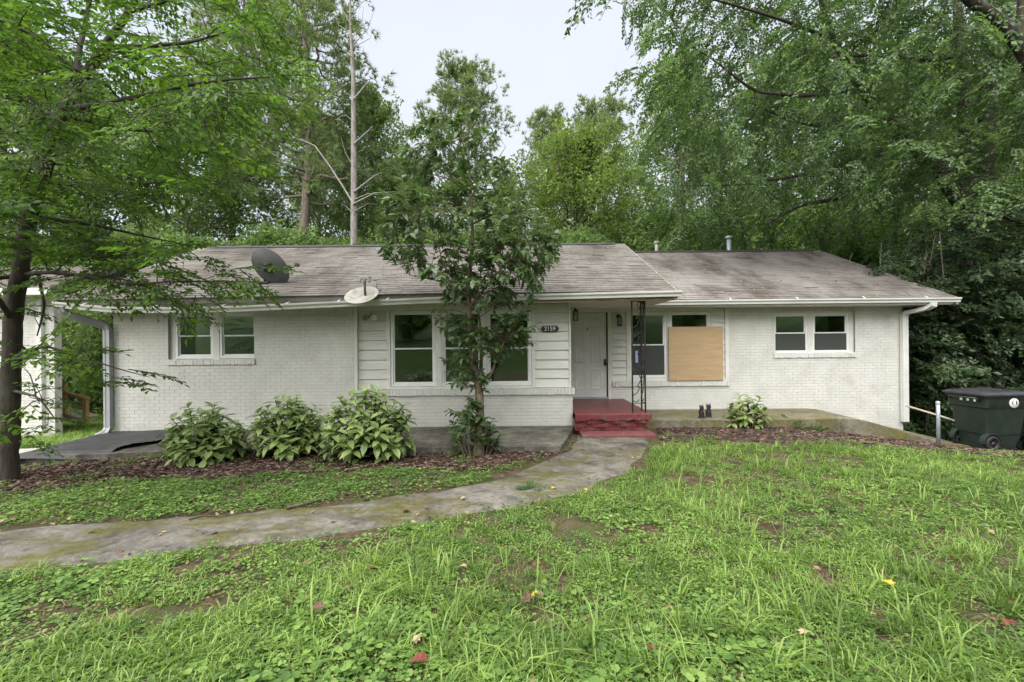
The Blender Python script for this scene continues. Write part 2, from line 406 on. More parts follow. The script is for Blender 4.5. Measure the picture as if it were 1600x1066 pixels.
def ground_mat():
    m, n, l, b = new_mat('ground_earth')
    dirt = mix_rgb(n, l, ramp(n, l, noise(n, l, 7, 6), .35, .68), (.115, .080, .055), (.055, .040, .028))
    green = mix_rgb(n, l, ramp(n, l, noise(n, l, 1.3, 12, None, None, .8), .36, .64), (.018, .036, .011), (.075, .12, .03))
    f = ramp(n, l, noise(n, l, 2.2, 7, None, None, .65), .46, .68)
    sx = n.new('ShaderNodeSeparateXYZ'); gp = n.new('ShaderNodeNewGeometry'); l.new(gp.outputs['Position'], sx.inputs[0]); turf = ramp(n, l, sx.outputs['Y'], .5, -1.5)
    mxx = n.new('ShaderNodeMath'); mxx.operation = 'MAXIMUM'; l.new(f, mxx.inputs[0]); l.new(turf, mxx.inputs[1]); f = mxx.outputs[0]
    l.new(mix_rgb(n, l, f, dirt, green), b.inputs['Base Color']); b.inputs['Roughness'].default_value = .95; b.inputs['Specular IOR Level'].default_value = .1
    bump(n, l, b, noise(n, l, 50, 5), .9, .03)
    return m
M['ground'] = ground_mat()
M['mulchbase'] = mat('mulch_bed', (.055, .034, .026), (.028, .018, .014), 25, rough=.95, bmp=1, bscale=60)

M['mulch'] = leaf_mat('bark_mulch', (.025, .016, .012), (.08, .047, .036), (.20, .14, .11), 0.0, .85, .1, .25, 1.5)
M['grass'] = leaf_mat('grass_blades', (.078, .138, .030), (.152, .25, .052), (.275, .39, .10), .38, .45, .3, .42, .9)
M['clover'] = leaf_mat('clover_leaves', (.064, .128, .030), (.132, .232, .052), (.235, .345, .09), .32, .5, .3, .42, .9)
M['litter'] = leaf_mat('dry_litter', (.09, .05, .035), (.20, .12, .075), (.34, .26, .18), .1, .8, .1, .1, 2)
M['hornbeam'] = leaf_mat('hornbeam_leaves', (.042, .088, .020), (.078, .15, .030), (.165, .27, .038), .5, .42, .35, .25, .5)
M['elm'] = leaf_mat('elm_leaves', (.034, .068, .027), (.078, .138, .05), (.155, .245, .08), .45, .4, .45, .3, .35)
M['hedge'] = leaf_mat('hedge_leaves', (.022, .042, .018), (.042, .075, .03), (.085, .135, .055), .25, .4, .45, .3, .6)
M['dec'] = leaf_mat('forest_leaves', (.066, .112, .042), (.122, .19, .068), (.195, .275, .10), .5, .5, .3, .35, .2)
M['decbright'] = leaf_mat('bright_leaves', (.070, .115, .030), (.125, .185, .045), (.20, .28, .07), .48, .5, .3, .3, .25)
M['pine'] = leaf_mat('pine_needles', (.082, .118, .055), (.145, .195, .085), (.22, .28, .12), .4, .5, .3, .35, .25)
M['camellia'] = leaf_mat('camellia_leaves', (.046, .080, .036), (.084, .136, .056), (.13, .195, .072), .3, .36, .6, .25, 1)
M['fern'] = leaf_mat('bed_plants', (.04, .085, .03), (.07, .14, .04), (.13, .22, .06), .35, .45, .3)

def aucuba_mat():
    m, n, l, b = new_mat('speckled_leaves')
    tc = n.new('ShaderNodeTexCoord'); oi = n.new('ShaderNodeObjectInfo')
    a = mix_rgb(n, l, oi.outputs['Random'], (.130, .215, .056), (.26, .36, .115))
    ad = n.new('ShaderNodeVectorMath'); ad.operation = 'ADD'; l.new(tc.outputs['Object'], ad.inputs[0])
    cb = n.new('ShaderNodeCombineXYZ'); l.new(oi.outputs['Random'], cb.inputs[0]); l.new(oi.outputs['Random'], cb.inputs[1]); l.new(cb.outputs[0], ad.inputs[1])
    sp = ramp(n, l, noise(n, l, 75, 2, None, ad.outputs[0]), .54, .64)
    col = mix_rgb(n, l, sp, a, (.42, .46, .20))
    l.new(col, b.inputs['Base Color']); b.inputs['Roughness'].default_value = .32; b.inputs['Specular IOR Level'].default_value = .5
    tr = n.new('ShaderNodeBsdfTranslucent'); l.new(col, tr.inputs['Color'])
    mx = n.new('ShaderNodeMixShader'); mx.inputs[0].default_value = .28
    l.new(b.outputs[0], mx.inputs[1]); l.new(tr.outputs[0], mx.inputs[2]); l.new(mx.outputs[0], n['Material Output'].inputs['Surface'])
    return m
M['aucuba'] = aucuba_mat()

def fleaf(name, a, b_): return mat(name, a, b_, 40, .35, .65, rough=.6, spec=.3)
M['fl_yellow'] = fleaf('yellow_leaf', (.62, .40, .03), (.45, .26, .03))
M['fl_orange'] = fleaf('orange_leaf', (.48, .22, .05), (.30, .13, .04))
M['fl_brown'] = fleaf('brown_leaf', (.13, .075, .045), (.07, .042, .028))
M['fl_red'] = fleaf('red_leaf', (.19, .045, .03), (.11, .03, .022))
M['fl_tan'] = fleaf('tan_leaf', (.42, .31, .19), (.28, .19, .11))


# ------------------------------------------------------------------ ground, path, slabs
def sheet(name, xs, ys, zf, m, keep=None, kind='structure', smooth=True):
    X, Y = np.meshgrid(xs, ys); Z = zf(X, Y)
    V = np.stack([X, Y, Z], -1).reshape(-1, 3); nx, ny = len(xs), len(ys)
    i = (np.arange(ny - 1)[:, None] * nx + np.arange(nx - 1)[None]).ravel()
    if keep is not None:
        cx = (X[:-1, :-1] + X[1:, 1:]).ravel() / 2; cy = (Y[:-1, :-1] + Y[1:, 1:]).ravel() / 2; i = i[keep(cx, cy)]
    nb = NB(); nb.add(V, np.concatenate([np.stack([i, i + 1, i + nx + 1], 1), np.stack([i, i + nx + 1, i + nx], 1)]))
    return tag(nb.build(name, m, smooth=smooth), kind=kind)

gx = np.unique(np.concatenate([np.linspace(-300, -20, 15), np.linspace(-20, 20, 161), np.linspace(20, 300, 15)]))
gy = np.unique(np.concatenate([np.linspace(-60, -4, 29), np.linspace(-4, 20, 97), np.linspace(20, 400, 20)]))
sheet('ground', gx, gy, ground, M['ground'])

def resample(pts, n):
    pts = np.asarray(pts, float); d = np.concatenate([[0], np.cumsum(np.linalg.norm(np.diff(pts, axis=0), axis=1))])
    t = np.linspace(0, d[-1], n); return np.stack([np.interp(t, d, pts[:, k]) for k in range(pts.shape[1])], 1)

PATH_R = [(1022, 676), (1024, 700), (1010, 722), (978, 742), (938, 762), (892, 777), (832, 793), (760, 806), (700, 816), (640, 826), (560, 838), (470, 848), (380, 858), (280, 870), (200, 880), (100, 890), (0, 900), (-160, 915), (-330, 935)]
PATH_L = [(897, 676), (885, 702), (845, 718), (805, 736), (760, 750), (715, 761), (650, 770), (590, 778), (540, 786), (480, 795), (400, 800), (320, 806), (230, 808), (120, 815), (0, 828), (-160, 842), (-330, 855)]
pr = resample([hit(*p)[:2] for p in PATH_R], 90); pl = resample([hit(*p)[:2] for p in PATH_L], 90)
prng = np.random.default_rng(3)
pr += np.stack([np.interp(np.arange(90), np.arange(0, 90, 3), prng.normal(0, .03, 30)) for _ in range(2)], 1)
pl += np.stack([np.interp(np.arange(90), np.arange(0, 90, 3), prng.normal(0, .03, 30)) for _ in range(2)], 1)
PATH_POLY = np.concatenate([pl, pr[::-1]])
nb = NB(); NC = 9
V = []
for i in range(90):
    for j in range(NC):
        q = pl[i] + (pr[i] - pl[i]) * j / (NC - 1); z = ground(q[0], q[1]) + .022 + .008 * math.sin(i * .7 + j)
        V.append((q[0], q[1], z - (.06 if j in (0, NC - 1) else 0)))
T = [t for i in range(89) for j in range(NC - 1) for t in ((i * NC + j, i * NC + j + 1, (i + 1) * NC + j + 1), (i * NC + j, (i + 1) * NC + j + 1, (i + 1) * NC + j))]
nb.add(V, T); tag(nb.build('path', M['path'], smooth=True), kind='structure')

# apron slab in front of the main wall, its right end cut at a slant
mb = MB(); nseg = 40
for k in range(nseg):
    xa, xb = -8.1 + 9.33 * k / nseg, -8.1 + 9.33 * (k + 1) / nseg
    za, zb = [.30 - .018 * max(0, -x - 4) for x in (xa, xb)]
    fa, fb = [7.28 + .04 * math.sin(x * 3) + .025 * math.sin(x * 11) for x in (xa, xb)]
    sa = 0 if k < nseg - 1 else 0
    mb.add([(xa, fa, za - .3), (xb - (.0 if k < nseg - 1 else .46), fb, zb - .3), (xb - (0 if k < nseg - 1 else .46), fb, zb), (xa, fa, za), (xa, 9.02, za + .015), (xb, 9.02, zb + .015), (xb, 9.02, zb - .3)],
           [(0, 1, 2, 3), (3, 2, 5, 4), (1, 6, 5, 2)] if k == nseg - 1 else [(0, 1, 2, 3), (3, 2, 5, 4)])
# keep the slant gradual over the last pieces
mb.v = [(x if not (x > .5 and y < 8) else min(x, .77), y, z) for x, y, z in mb.v]
tag(mb.build('apron_pavement', M['slab']), kind='structure')
sheet('tar_pavement', np.linspace(-8.25, -5.95, 40), np.linspace(7.22, 8.97, 24),
      lambda X, Y: .308 - .018 * np.maximum(0, -X - 4) + .015 * (Y - 7.28) / 1.7 + .05 * (vnoise(X * .6, Y * 1.5, 2.2, 41) - .5) + .035 * (vnoise(X * .5 + Y, Y * 2, 5.1, 42) - .5) - .14 * sstep(-7.9, -8.25, X) - .10 * sstep(7.4, 7.22, Y) + .036,
      M['tar'], keep=lambda x, y: x < -6.25 + .25 * np.sin(y * 4.0))
sheet('drive_pavement', np.linspace(-16, -7.9, 30), np.linspace(7.35, 9.2, 8), lambda X, Y: ground(X, Y) + .03 - .05 * (Y < 7.5), M['drive'],
      keep=lambda x, y: y < 8.55 + .16 * (x + 12) + .1 * np.sin(x * 3))
# slab along the recessed wing, curving down at its right end
mb = MB(); xs = np.linspace(2.66, 8.75, 44)
def wing_front(x): return 9.42 + .02 * math.sin(x * 4) - .75 * max(0, (x - 7.0) / 1.75) ** 2
def wing_top(x): return .335 - .42 * float(sstep(6.9, 8.75, x))
for a, b in zip(xs[:-1], xs[1:]):
    za, zb = wing_top(a), wing_top(b); fa, fb = wing_front(a), wing_front(b)
    mb.add([(a, fa, -.5), (b, fb, -.5), (b, fb, zb - .012), (a, fa, za - .012), (a, fa + .04, za), (b, fb + .04, zb), (b, 10.82, zb + .01), (a, 10.82, za + .01)], [(0, 1, 2, 3), (3, 2, 5, 4), (4, 5, 6, 7)])
mb.add([(8.75, wing_front(8.75), -.5), (8.75, 10.82, -.5), (8.75, 10.82, wing_top(8.75) + .01), (8.75, wing_front(8.75) + .04, wing_top(8.75))], [(0, 1, 2, 3)])
tag(mb.build('wing_pavement', M['mossy']), kind='structure')

BED_L = np.array([hit(*p)[:2] for p in [(-250, 705), (20, 706), (150, 704), (260, 698), (500, 694), (880, 692), (868, 712), (845, 716), (760, 735), (700, 736), (600, 734), (450, 740), (330, 750), (200, 752), (30, 772), (-250, 790)]])
BED_R = np.array([hit(*p)[:2] for p in [(1022, 660), (1400, 664), (1480, 676), (1640, 690), (1900, 700), (1900, 728), (1600, 716), (1400, 703), (1250, 693), (1100, 687), (1035, 694)]])
for poly in (BED_L, BED_R):
    lo, hi_ = poly.min(0), poly.max(0)
    sheet('mulch_ground', np.arange(lo[0], hi_[0] + .08, .08), np.arange(lo[1], hi_[1] + .08, .06), lambda X, Y: ground(X, Y) + .012, M['mulchbase'], keep=lambda x, y, p=poly: in_poly(p, x, y))

# ------------------------------------------------------------------ the house
Y1, Y2 = 9.0, 10.78                  # front wall of the main block, wall of the recessed wing
TOP = 2.76                           # soffit height
house = empty('brick_house', (0, 10, .3), 'long single-storey white painted brick house with brown shingle roof', 'house')

def wall_pieces(mb, x0, x1, z0, z1, y0, y1, holes):
    xs = sorted({x0, x1, *[h[0] for h in holes], *[h[1] for h in holes]}); zs = sorted({z0, z1, *[h[2] for h in holes], *[h[3] for h in holes]})
    for a, b in zip(xs[:-1], xs[1:]):
        for c, d in zip(zs[:-1], zs[1:]):
            if not any(h[0] - 1e-6 <= a and b <= h[1] + 1e-6 and h[2] - 1e-6 <= c and d <= h[3] + 1e-6 for h in holes):
                mb.box(a, b, y0, y1, c, d)

LW = (-6.80, -5.10, 1.69, 2.66)      # left bedroom window opening
TW = (-2.46, .42, 1.09, 2.62)        # triple window
AW = (2.80, 3.68, 1.10, 2.66); BW = (3.72, 4.72, 1.10, 2.66)
RW = (6.22, 8.13, 1.65, 2.645)
# backing walls: mortar behind the bricks
def backing(x0, x1, z0, z1, y, holes, m=None):
    mb = MB(); wall_pieces(mb, x0, x1, z0, z1, y + .006, y + .2, holes); return mb.build('wall', m or M['mortar'], house)
w_left = backing(-7.88, -3.13, -.4, TOP, Y1, [LW])
w_low = backing(-3.13, 1.19, -.2, .94, Y1, [])
w_wing = backing(5.13, 9.25, -.8, TOP, Y2, [RW])
w_winglow = backing(2.36, 5.13, -.3, .90, Y2, [])
mb = MB(); wall_pieces(mb, -3.13, 1.17, .93, TOP, Y1 + .10, Y1 + .2, [TW])
mb.box(1.10, 1.17, Y1 + .2, Y2 + .2, -.2, TOP)                                # return wall beside the door
wall_pieces(mb, 1.17, 5.13, .3, TOP, Y2 + .05, Y2 + .2, [AW, BW, (1.36, 2.27, .637, 2.667), (2.36, 5.13, .3, .90)])
mb.build('wall', M['siding'], house)
mb = MB()                                                                     # ends, rear and partitions, closed and dark inside
mb.box(-7.88, -7.70, Y1 + .2, 16, -.6, TOP); mb.box(9.07, 9.25, Y2 + .2, 18.6, -.8, TOP); mb.box(-7.88, 1.3, 15.8, 16, -.6, TOP); mb.box(1.3, 9.25, 18.4, 18.6, -.8, TOP)
mb.add([(-7.88, 8.9, TOP), (-7.88, 16, TOP), (-7.88, 12.45, 4.45), (-7.72, 8.9, TOP), (-7.72, 16, TOP), (-7.72, 12.45, 4.45)], [(0, 2, 1), (3, 4, 5), (0, 1, 4, 3), (1, 2, 5, 4), (2, 0, 3, 5)])
mb.add([(9.25, 10.7, TOP), (9.25, 18.6, TOP), (9.25, 14.8, 4.6), (9.09, 10.7, TOP), (9.09, 18.6, TOP), (9.09, 14.8, 4.6)], [(0, 1, 2), (3, 5, 4), (0, 3, 4, 1), (1, 4, 5, 2), (2, 5, 3, 0)])
mb.build('wall', M['brick'], house)
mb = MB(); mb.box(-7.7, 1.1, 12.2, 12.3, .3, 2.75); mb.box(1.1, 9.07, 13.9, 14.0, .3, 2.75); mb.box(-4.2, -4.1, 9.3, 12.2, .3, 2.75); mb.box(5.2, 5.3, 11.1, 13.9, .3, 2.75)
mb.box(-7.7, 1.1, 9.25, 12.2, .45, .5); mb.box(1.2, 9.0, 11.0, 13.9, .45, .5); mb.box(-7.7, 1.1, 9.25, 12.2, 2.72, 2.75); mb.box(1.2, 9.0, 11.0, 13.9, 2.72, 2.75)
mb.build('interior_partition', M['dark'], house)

# bricks, course by course
BL, BH, BJ = .194, .0575, .0102
bricks = []
brr = random.Random(5)
def lay(wall, x0, x1, z0, z1, y, holes):
    n = int((z1 - z0) / (BH + BJ)) + 1; pitch = BL + .006
    for i in range(n):
        za = z0 + i * (BH + BJ); zb = min(za + BH, z1)
        if zb - za < .02: continue
        spans = [(x0, x1)]
        for h in holes:
            if za < h[3] and zb > h[2]:
                spans = [s for a, b in spans for s in ((a, min(b, h[0])), (max(a, h[1]), b)) if s[1] - s[0] > .01]
        for a, b in spans:
            x = a + (0 if i % 2 else -pitch / 2)
            while x < b:
                xa, xb = max(x, a), min(x + BL, b)
                if xb - xa > .03: bricks.append((wall, xa, xb, za, zb, y + brr.uniform(-.0015, .0015)))
                x += pitch
def soldier(wall, x0, x1, z0, z1, y):
    x = x0
    while x < x1 - .03:
        bricks.append((wall, x, min(x + BH, x1), z0, z1, y + brr.uniform(-.0015, .0015))); x += BH + BJ
lay(w_left, -7.88, -3.14, .02, 2.545, Y1, [LW, (-6.84, -5.06, 1.58, 1.69)]); soldier(w_left, -7.88, -6.80, 2.56, 2.75, Y1); soldier(w_left, -5.10, -3.14, 2.56, 2.75, Y1)
lay(w_low, -3.13, 1.19, .06, .94, Y1, [])
lay(w_wing, 5.15, 9.25, -.35, 2.545, Y2, [RW, (6.18, 8.17, 1.54, 1.65)]); soldier(w_wing, 5.15, 6.22, 2.56, 2.75, Y2); soldier(w_wing, 8.13, 9.25, 2.56, 2.75, Y2)
lay(w_winglow, 2.37, 5.15, .02, .90, Y2, [])
unit_brick = MB().box(-.5, .5, 0, 1, -.5, .5).mesh('brick'); unit_brick.materials.append(M['brick'])
bricks.sort(key=lambda b: -(b[2] - b[1]) * (b[4] - b[3]) / b[5] ** 2 if b[3] > .28 else 1)
for (wl_, xa, xb, za, zb, y) in bricks[:300]:
    o = bpy.data.objects.new('brick', unit_brick); COL.objects.link(o); o.parent = wl_
    o.scale = (xb - xa, .03, zb - za); o.location = np.array([(xa + xb) / 2, y, (za + zb) / 2]) - ORG[house.name]
    o.rotation_euler = (0, brr.uniform(-.006, .006), 0)
rest = {}
for b in bricks[300:]: rest.setdefault(b[0].name, []).append(b)
for wn_, bs in rest.items():
    mb = MB()
    for (_, xa, xb, za, zb, y) in bs:
        d = [brr.uniform(-.0015, .0015) for _ in range(2)]
        mb.add([(xa, y, za + d[0]), (xb, y, za + d[1]), (xb, y, zb + d[1]), (xa, y, zb + d[0]), (xa, y + .03, za), (xb, y + .03, za), (xb, y + .03, zb), (xa, y + .03, zb)], [(0, 1, 2, 3), (0, 4, 5, 1), (1, 5, 6, 2), (2, 6, 7, 3), (3, 7, 4, 0)])
    tag(mb.build('brick_courses', M['brick'], bpy.data.objects[wn_]), kind='stuff')

def rowlock(name, x0, x1, y0, y1, z0, z1, m, seed):
    r = random.Random(seed); mb = MB(); x = x0
    while x < x1 - 1e-4:
        b = min(x + .066, x1); d = r.uniform(-.006, .006)
        mb.box(x, b - .003, y0 + r.uniform(-.004, .004), y1, z0 + d, z1 + .2 * d - .03 * 0); x += .0677
    return mb.build(name, m, house)
rowlock('brick_ledge', -3.10, 1.235, Y1 - .045, Y1 + .12, .94, 1.06, M['brick'], 1)
rowlock('brick_ledge', 2.37, 5.13, Y2 - .04, Y2 + .06, .90, 1.02, M['brick'], 2)
rowlock('brick_ledge', -6.83, -5.08, Y1 - .03, Y1 + .1, 1.585, 1.675, M['brick'], 3)
rowlock('brick_ledge', 6.19, 8.15, Y2 - .03, Y2 + .1, 1.545, 1.635, M['brick'], 4)

# lap siding, board by board
def siding(x0, x1, z0, z1, y, n):
    h = (z1 - z0) / n
    for i in range(n):
        a, b = z0 + i * h + .004, z0 + (i + 1) * h - .002
        d = brr.uniform(-.003, .003)
        MB().add([(x0, y - .030 + d, a), (x1, y - .030 - d, a + brr.uniform(-.003, .003)), (x1, y - .004, b), (x0, y - .004, b), (x0, y + .03, a), (x1, y + .03, a), (x1, y + .03, b), (x0, y + .03, b)],
                 [(0, 1, 2, 3), (0, 4, 5, 1), (1, 5, 6, 2), (2, 6, 7, 3), (3, 7, 4, 0)]).build('siding_board', M['siding'], house)
siding(-3.06, -2.50, 1.065, 2.62, Y1 + .095, 8)
siding(.46, 1.13, 1.065, 2.74, Y1 + .095, 9)
siding(2.37, 2.71, 1.02, 2.66, Y2 + .045, 10)
siding(4.77, 5.05, 1.02, 2.74, Y2 + .045, 10)
trim = lambda *a: bx('trim_board', *a, M['trim'], house, bevel=.004)
trim(-3.128, -3.062, Y1 - .004, Y1 + .12, 1.062, TOP - .002); trim(-3.06, .46, Y1 + .052, Y1 + .099, 2.622, TOP - .002)
trim(-2.50, -2.42, Y1 + .045, Y1 + .098, 1.065, 2.62); trim(.39, .458, Y1 + .045, Y1 + .098, 1.065, 2.62)
trim(-1.52, -1.40, Y1 + .04, Y1 + .14, 1.09, 2.62); trim(-.60, -.50, Y1 + .04, Y1 + .14, 1.09, 2.62); trim(-2.419, .389, Y1 + .02, Y1 + .14, 1.062, 1.105)
trim(1.132, 1.172, Y1 + .05, Y1 + .12, 1.062, TOP - .002)
trim(1.18, 1.355, Y2 + .01, Y2 + .06, .60, TOP - .002); trim(2.275, 2.365, Y2 + .01, Y2 + .06, .60, TOP - .002); trim(1.355, 2.275, Y2 + .012, Y2 + .06, 2.672, TOP - .002)
trim(2.712, 2.798, Y2 + .008, Y2 + .06, 1.022, TOP - .002); trim(3.66, 3.735, Y2 + .008, Y2 + .06, 1.022, TOP - .002); trim(4.70, 4.768, Y2 + .008, Y2 + .06, 1.022, TOP - .002)
trim(5.052, 5.145, Y2 - .004, Y2 + .06, 1.022, TOP - .002); trim(2.367, 4.70, Y2 + .011, Y2 + .06, 2.662, TOP - .003); trim(2.798, 4.70, Y2 + .004, Y2 + .1, 1.022, 1.095)
trim(8.02, 8.128, Y2 + .06, Y2 + .12, 1.64, 2.64); trim(-6.798, -6.70, Y1 + .06, Y1 + .12, 1.68, 2.66)
trim(6.222, 8.02, Y2 + .05, Y2 + .12, 2.60, 2.755); trim(-6.70, -5.10, Y1 + .05, Y1 + .12, 2.61, 2.755)
trim(7.04, 7.16, Y2 + .05, Y2 + .13, 1.64, 2.60); trim(-5.95, -5.82, Y1 + .05, Y1 + .13, 1.68, 2.61)
trim(6.20, 8.14, Y2 - .02, Y2 + .13, 1.636, 1.652); trim(-6.81, -5.09, Y1 - .02, Y1 + .13, 1.676, 1.692)

def window(x0, x1, z0, z1, y, screen=False, label=None):
    """double-hung sash: outer frame, two sashes, two panes"""
    f = .045; zm = (z0 + z1) / 2
    mb = MB(); mb.box(x0, x0 + f, y, y + .07, z0, z1); mb.box(x1 - f, x1, y, y + .07, z0, z1); mb.box(x0 + f, x1 - f, y, y + .07, z0, z0 + f + .015); mb.box(x0 + f, x1 - f, y, y + .07, z1 - f, z1)
    w = mb.build('window', M['vinyl'], house, bevel=.004)
    if label: w['label'] = label
    xa, xb, za, zb = x0 + f, x1 - f, z0 + f + .015, z1 - f; s = .028
    for (c, d, yy) in ((zm - .012, zb, y + .018), (za, zm + .018, y + .034)):
        m2 = MB(); m2.box(xa, xa + s, yy, yy + .02, c, d); m2.box(xb - s, xb, yy, yy + .02, c, d); m2.box(xa + s, xb - s, yy, yy + .02, c, c + s); m2.box(xa + s, xb - s, yy, yy + .02, d - s, d)
        m2.build('sash', M['vinyl'], w, bevel=.003)
        MB().box(xa + s, xb - s, yy + .008, yy + .013, c + s, d - s).build('pane', M['glass'], w)
    if screen: MB().box(xa + .004, xb - .004, y + .0145, y + .0165, za + .004, zm - .014).build('screen', M['screen'], w)
    return w
window(-6.70, -5.95, 1.70, 2.61, Y1 + .06); window(-5.82, -5.08, 1.70, 2.61, Y1 + .06)
window(-2.415, -1.52, 1.11, 2.615, Y1 + .06); window(-1.40, -.60, 1.11, 2.615, Y1 + .06); window(-.50, .385, 1.11, 2.615, Y1 + .06)
wa = window(2.80, 3.66, 1.10, 2.655, Y2 + .02, True); window(3.735, 4.70, 1.10, 2.655, Y2 + .02)
bx('blue_notice', 2.93, 2.99, Y2 + .031, Y2 + .033, 1.46, 1.74, M['paper'], wa)
window(6.23, 7.04, 1.655, 2.60, Y2 + .06, True); window(7.16, 8.02, 1.655, 2.60, Y2 + .06, True)

# front door
mb = MB(); mb.box(1.365, 2.25, Y2 + .07, Y2 + .11, .65, 2.66); dr = mb.build('door', M['door'], house, bevel=.003)
for (c, d) in ((.83, 1.32), (1.47, 2.20), (2.30, 2.52)):
    for (a, b) in ((1.49, 1.75), (1.87, 2.13)):
        m2 = MB(); y = Y2 + .07
        for k, (i0, i1, ya, yb) in enumerate(((0, .028, y - .0005, y + .012), (.028, .05, y + .0115, y - .006))):
            pass
        m2.add([(a, y - .001, c), (b, y - .001, c), (b, y - .001, d), (a, y - .001, d), (a + .022, y - .011, c + .022), (b - .022, y - .011, c + .022), (b - .022, y - .011, d - .022), (a + .022, y - .011, d - .022),
                (a + .045, y - .0015, c + .045), (b - .045, y - .0015, c + .045), (b - .045, y - .0015, d - .045), (a + .045, y - .0015, d - .045)],
               [(0, 1, 5, 4), (1, 2, 6, 5), (2, 3, 7, 6), (3, 0, 4, 7), (4, 5, 9, 8), (5, 6, 10, 9), (6, 7, 11, 10), (7, 4, 8, 11), (8, 9, 10, 11)])
        m2.build('door_panel', M['door'], dr)
bx('door_edge', 2.252, 2.272, Y2 + .045, Y2 + .10, .65, 2.66, M['rubber'], dr)
bx('threshold', 1.36, 2.28, Y2 - .02, Y2 + .1, .615, .648, M['galv'], dr)
m2 = MB(); m2.box(2.185, 2.235, Y2 + .052, Y2 + .07, 1.39, 1.55); m2.tube([(2.21, Y2 + .05, 1.44), (2.21, Y2 + .0, 1.44)], [.014, .028], 12); m2.box(2.19, 2.23, Y2 + .03, Y2 + .055, 1.49, 1.54)
m2.build('door_handle', M['brass'], dr)
def text(name, s, size, loc, m, parent, rot=(math.pi / 2, 0, 0), depth=.002, local=False):
    cu = bpy.data.curves.new(name, 'FONT'); cu.body = s; cu.size = size; cu.extrude = depth; cu.align_x = 'CENTER'; cu.align_y = 'CENTER'; cu.materials.append(m)
    tmp = bpy.data.objects.new(name, cu); COL.objects.link(tmp); dg = bpy.context.evaluated_depsgraph_get()
    me = bpy.data.meshes.new_from_object(tmp.evaluated_get(dg)); bpy.data.objects.remove(tmp)
    o = bpy.data.objects.new(name, me); COL.objects.link(o); o.parent = parent
    if not me.materials: me.materials.append(m)
    o.location = np.array(loc) - (0 if local else ORG[parent.name]); o.rotation_euler = rot; return o
text('letter', 'B', .10, (1.805, Y2 + .066, 2.265), M['black'], dr)
bx('door_viewer', 1.90, 1.915, Y2 + .063, Y2 + .07, 2.29, 2.32, M['black'], dr)

# roofs
def eave_z(x): return 2.90 - .065 * max(0.0, min(1.0, (-1 - x) / 7.4))
R1 = dict(x0=-8.42, x1=3.06, ye=8.45, yr=12.45, zr=4.63, ez=eave_z)
R2 = dict(x0=2.95, x1=9.98, ye=10.25, yr=14.8, zr=4.85, ez=lambda x: 2.905)
def roof_pt(R, x, s, lift=0.0):
    z = R['ez'](x); y = R['ye'] + (R['yr'] - R['ye']) * s; zz = z + (R['zr'] - z) * s
    nrm = np.array([0, -(R['zr'] - z), R['yr'] - R['ye']]); nrm /= np.linalg.norm(nrm)
    return np.array([x, y, zz]) + nrm * lift
shing = []
def make_roof(R, m, seed, courses):
    mb = MB(); n = 24; xs = np.linspace(R['x0'], R['x1'], n)
    for a, b in zip(xs[:-1], xs[1:]):
        q = [roof_pt(R, a, 0), roof_pt(R, b, 0), roof_pt(R, b, 1), roof_pt(R, a, 1)]
        mb.add(q, [(0, 1, 2, 3)])
        w = [v - np.array([0, 0, .11]) for v in q]; mb.add(w, [(3, 2, 1, 0)])
        mb.add([q[0], q[1], w[1], w[0]], [(0, 3, 2, 1)])
        back = [np.array([v[0], 2 * R['yr'] - v[1], v[2]]) for v in q]; mb.add(back, [(3, 2, 1, 0)])
        mb.add([v - np.array([0, 0, .11]) for v in back], [(0, 1, 2, 3)])
    for x, fl in ((R['x0'], 0), (R['x1'], 1)):
        t = [roof_pt(R, x, 0), roof_pt(R, x, 1)]; t.append(np.array([x, 2 * R['yr'] - R['ye'], t[0][2]]))
        mb.add(t + [v - np.array([0, 0, .11]) for v in t], [(0, 1, 4, 3), (1, 2, 5, 4)])
    ro = mb.build('roof', m, house)
    r = random.Random(seed); L = R['yr'] - R['ye']; w = .305
    for i in range(courses):
        s0 = i / courses - .006; s1 = (i + 1.12) / courses
        x = R['x0'] - .01 - r.uniform(0, w)
        while x < R['x1']:
            a, b = max(x, R['x0'] - .015), min(x + w - .007, R['x1'] + .015)
            if b - a > .03: shing.append((ro, R, a, b, max(s0, -.012), min(s1, 1.0), .013 + r.uniform(-.003, .005) + (r.random() < .02) * .012, m))
            x += w
    return ro
ro1 = make_roof(R1, M['shingle'], 1, 34); ro2 = make_roof(R2, M['shingle2'], 2, 38)
def shingle_geo(mb, R, a, b, s0, s1, h, off=np.zeros(3)):
    q = [roof_pt(R, a, s0, h), roof_pt(R, b, s0, h), roof_pt(R, b, s1, .003), roof_pt(R, a, s1, .003), roof_pt(R, a, s0, .001), roof_pt(R, b, s0, .001), roof_pt(R, b, s1, .001), roof_pt(R, a, s1, .001)]
    mb.add([v - off for v in q], [(0, 1, 2, 3), (0, 4, 5, 1), (1, 5, 6, 2), (3, 7, 4, 0)])
front = [s for s in shing if s[1] is R1 and s[4] < .24]
front.sort(key=lambda s: (s[4], abs(s[2])))
chosen = set(map(id, front[:300]))
for s in front[:300]:
    c = roof_pt(s[1], (s[2] + s[3]) / 2, s[4], 0)
    mb = MB(); shingle_geo(mb, s[1], *s[2:7], off=c)
    o = link('shingle', mb.mesh('shingle'), s[7], s[0], c - ORG[house.name])
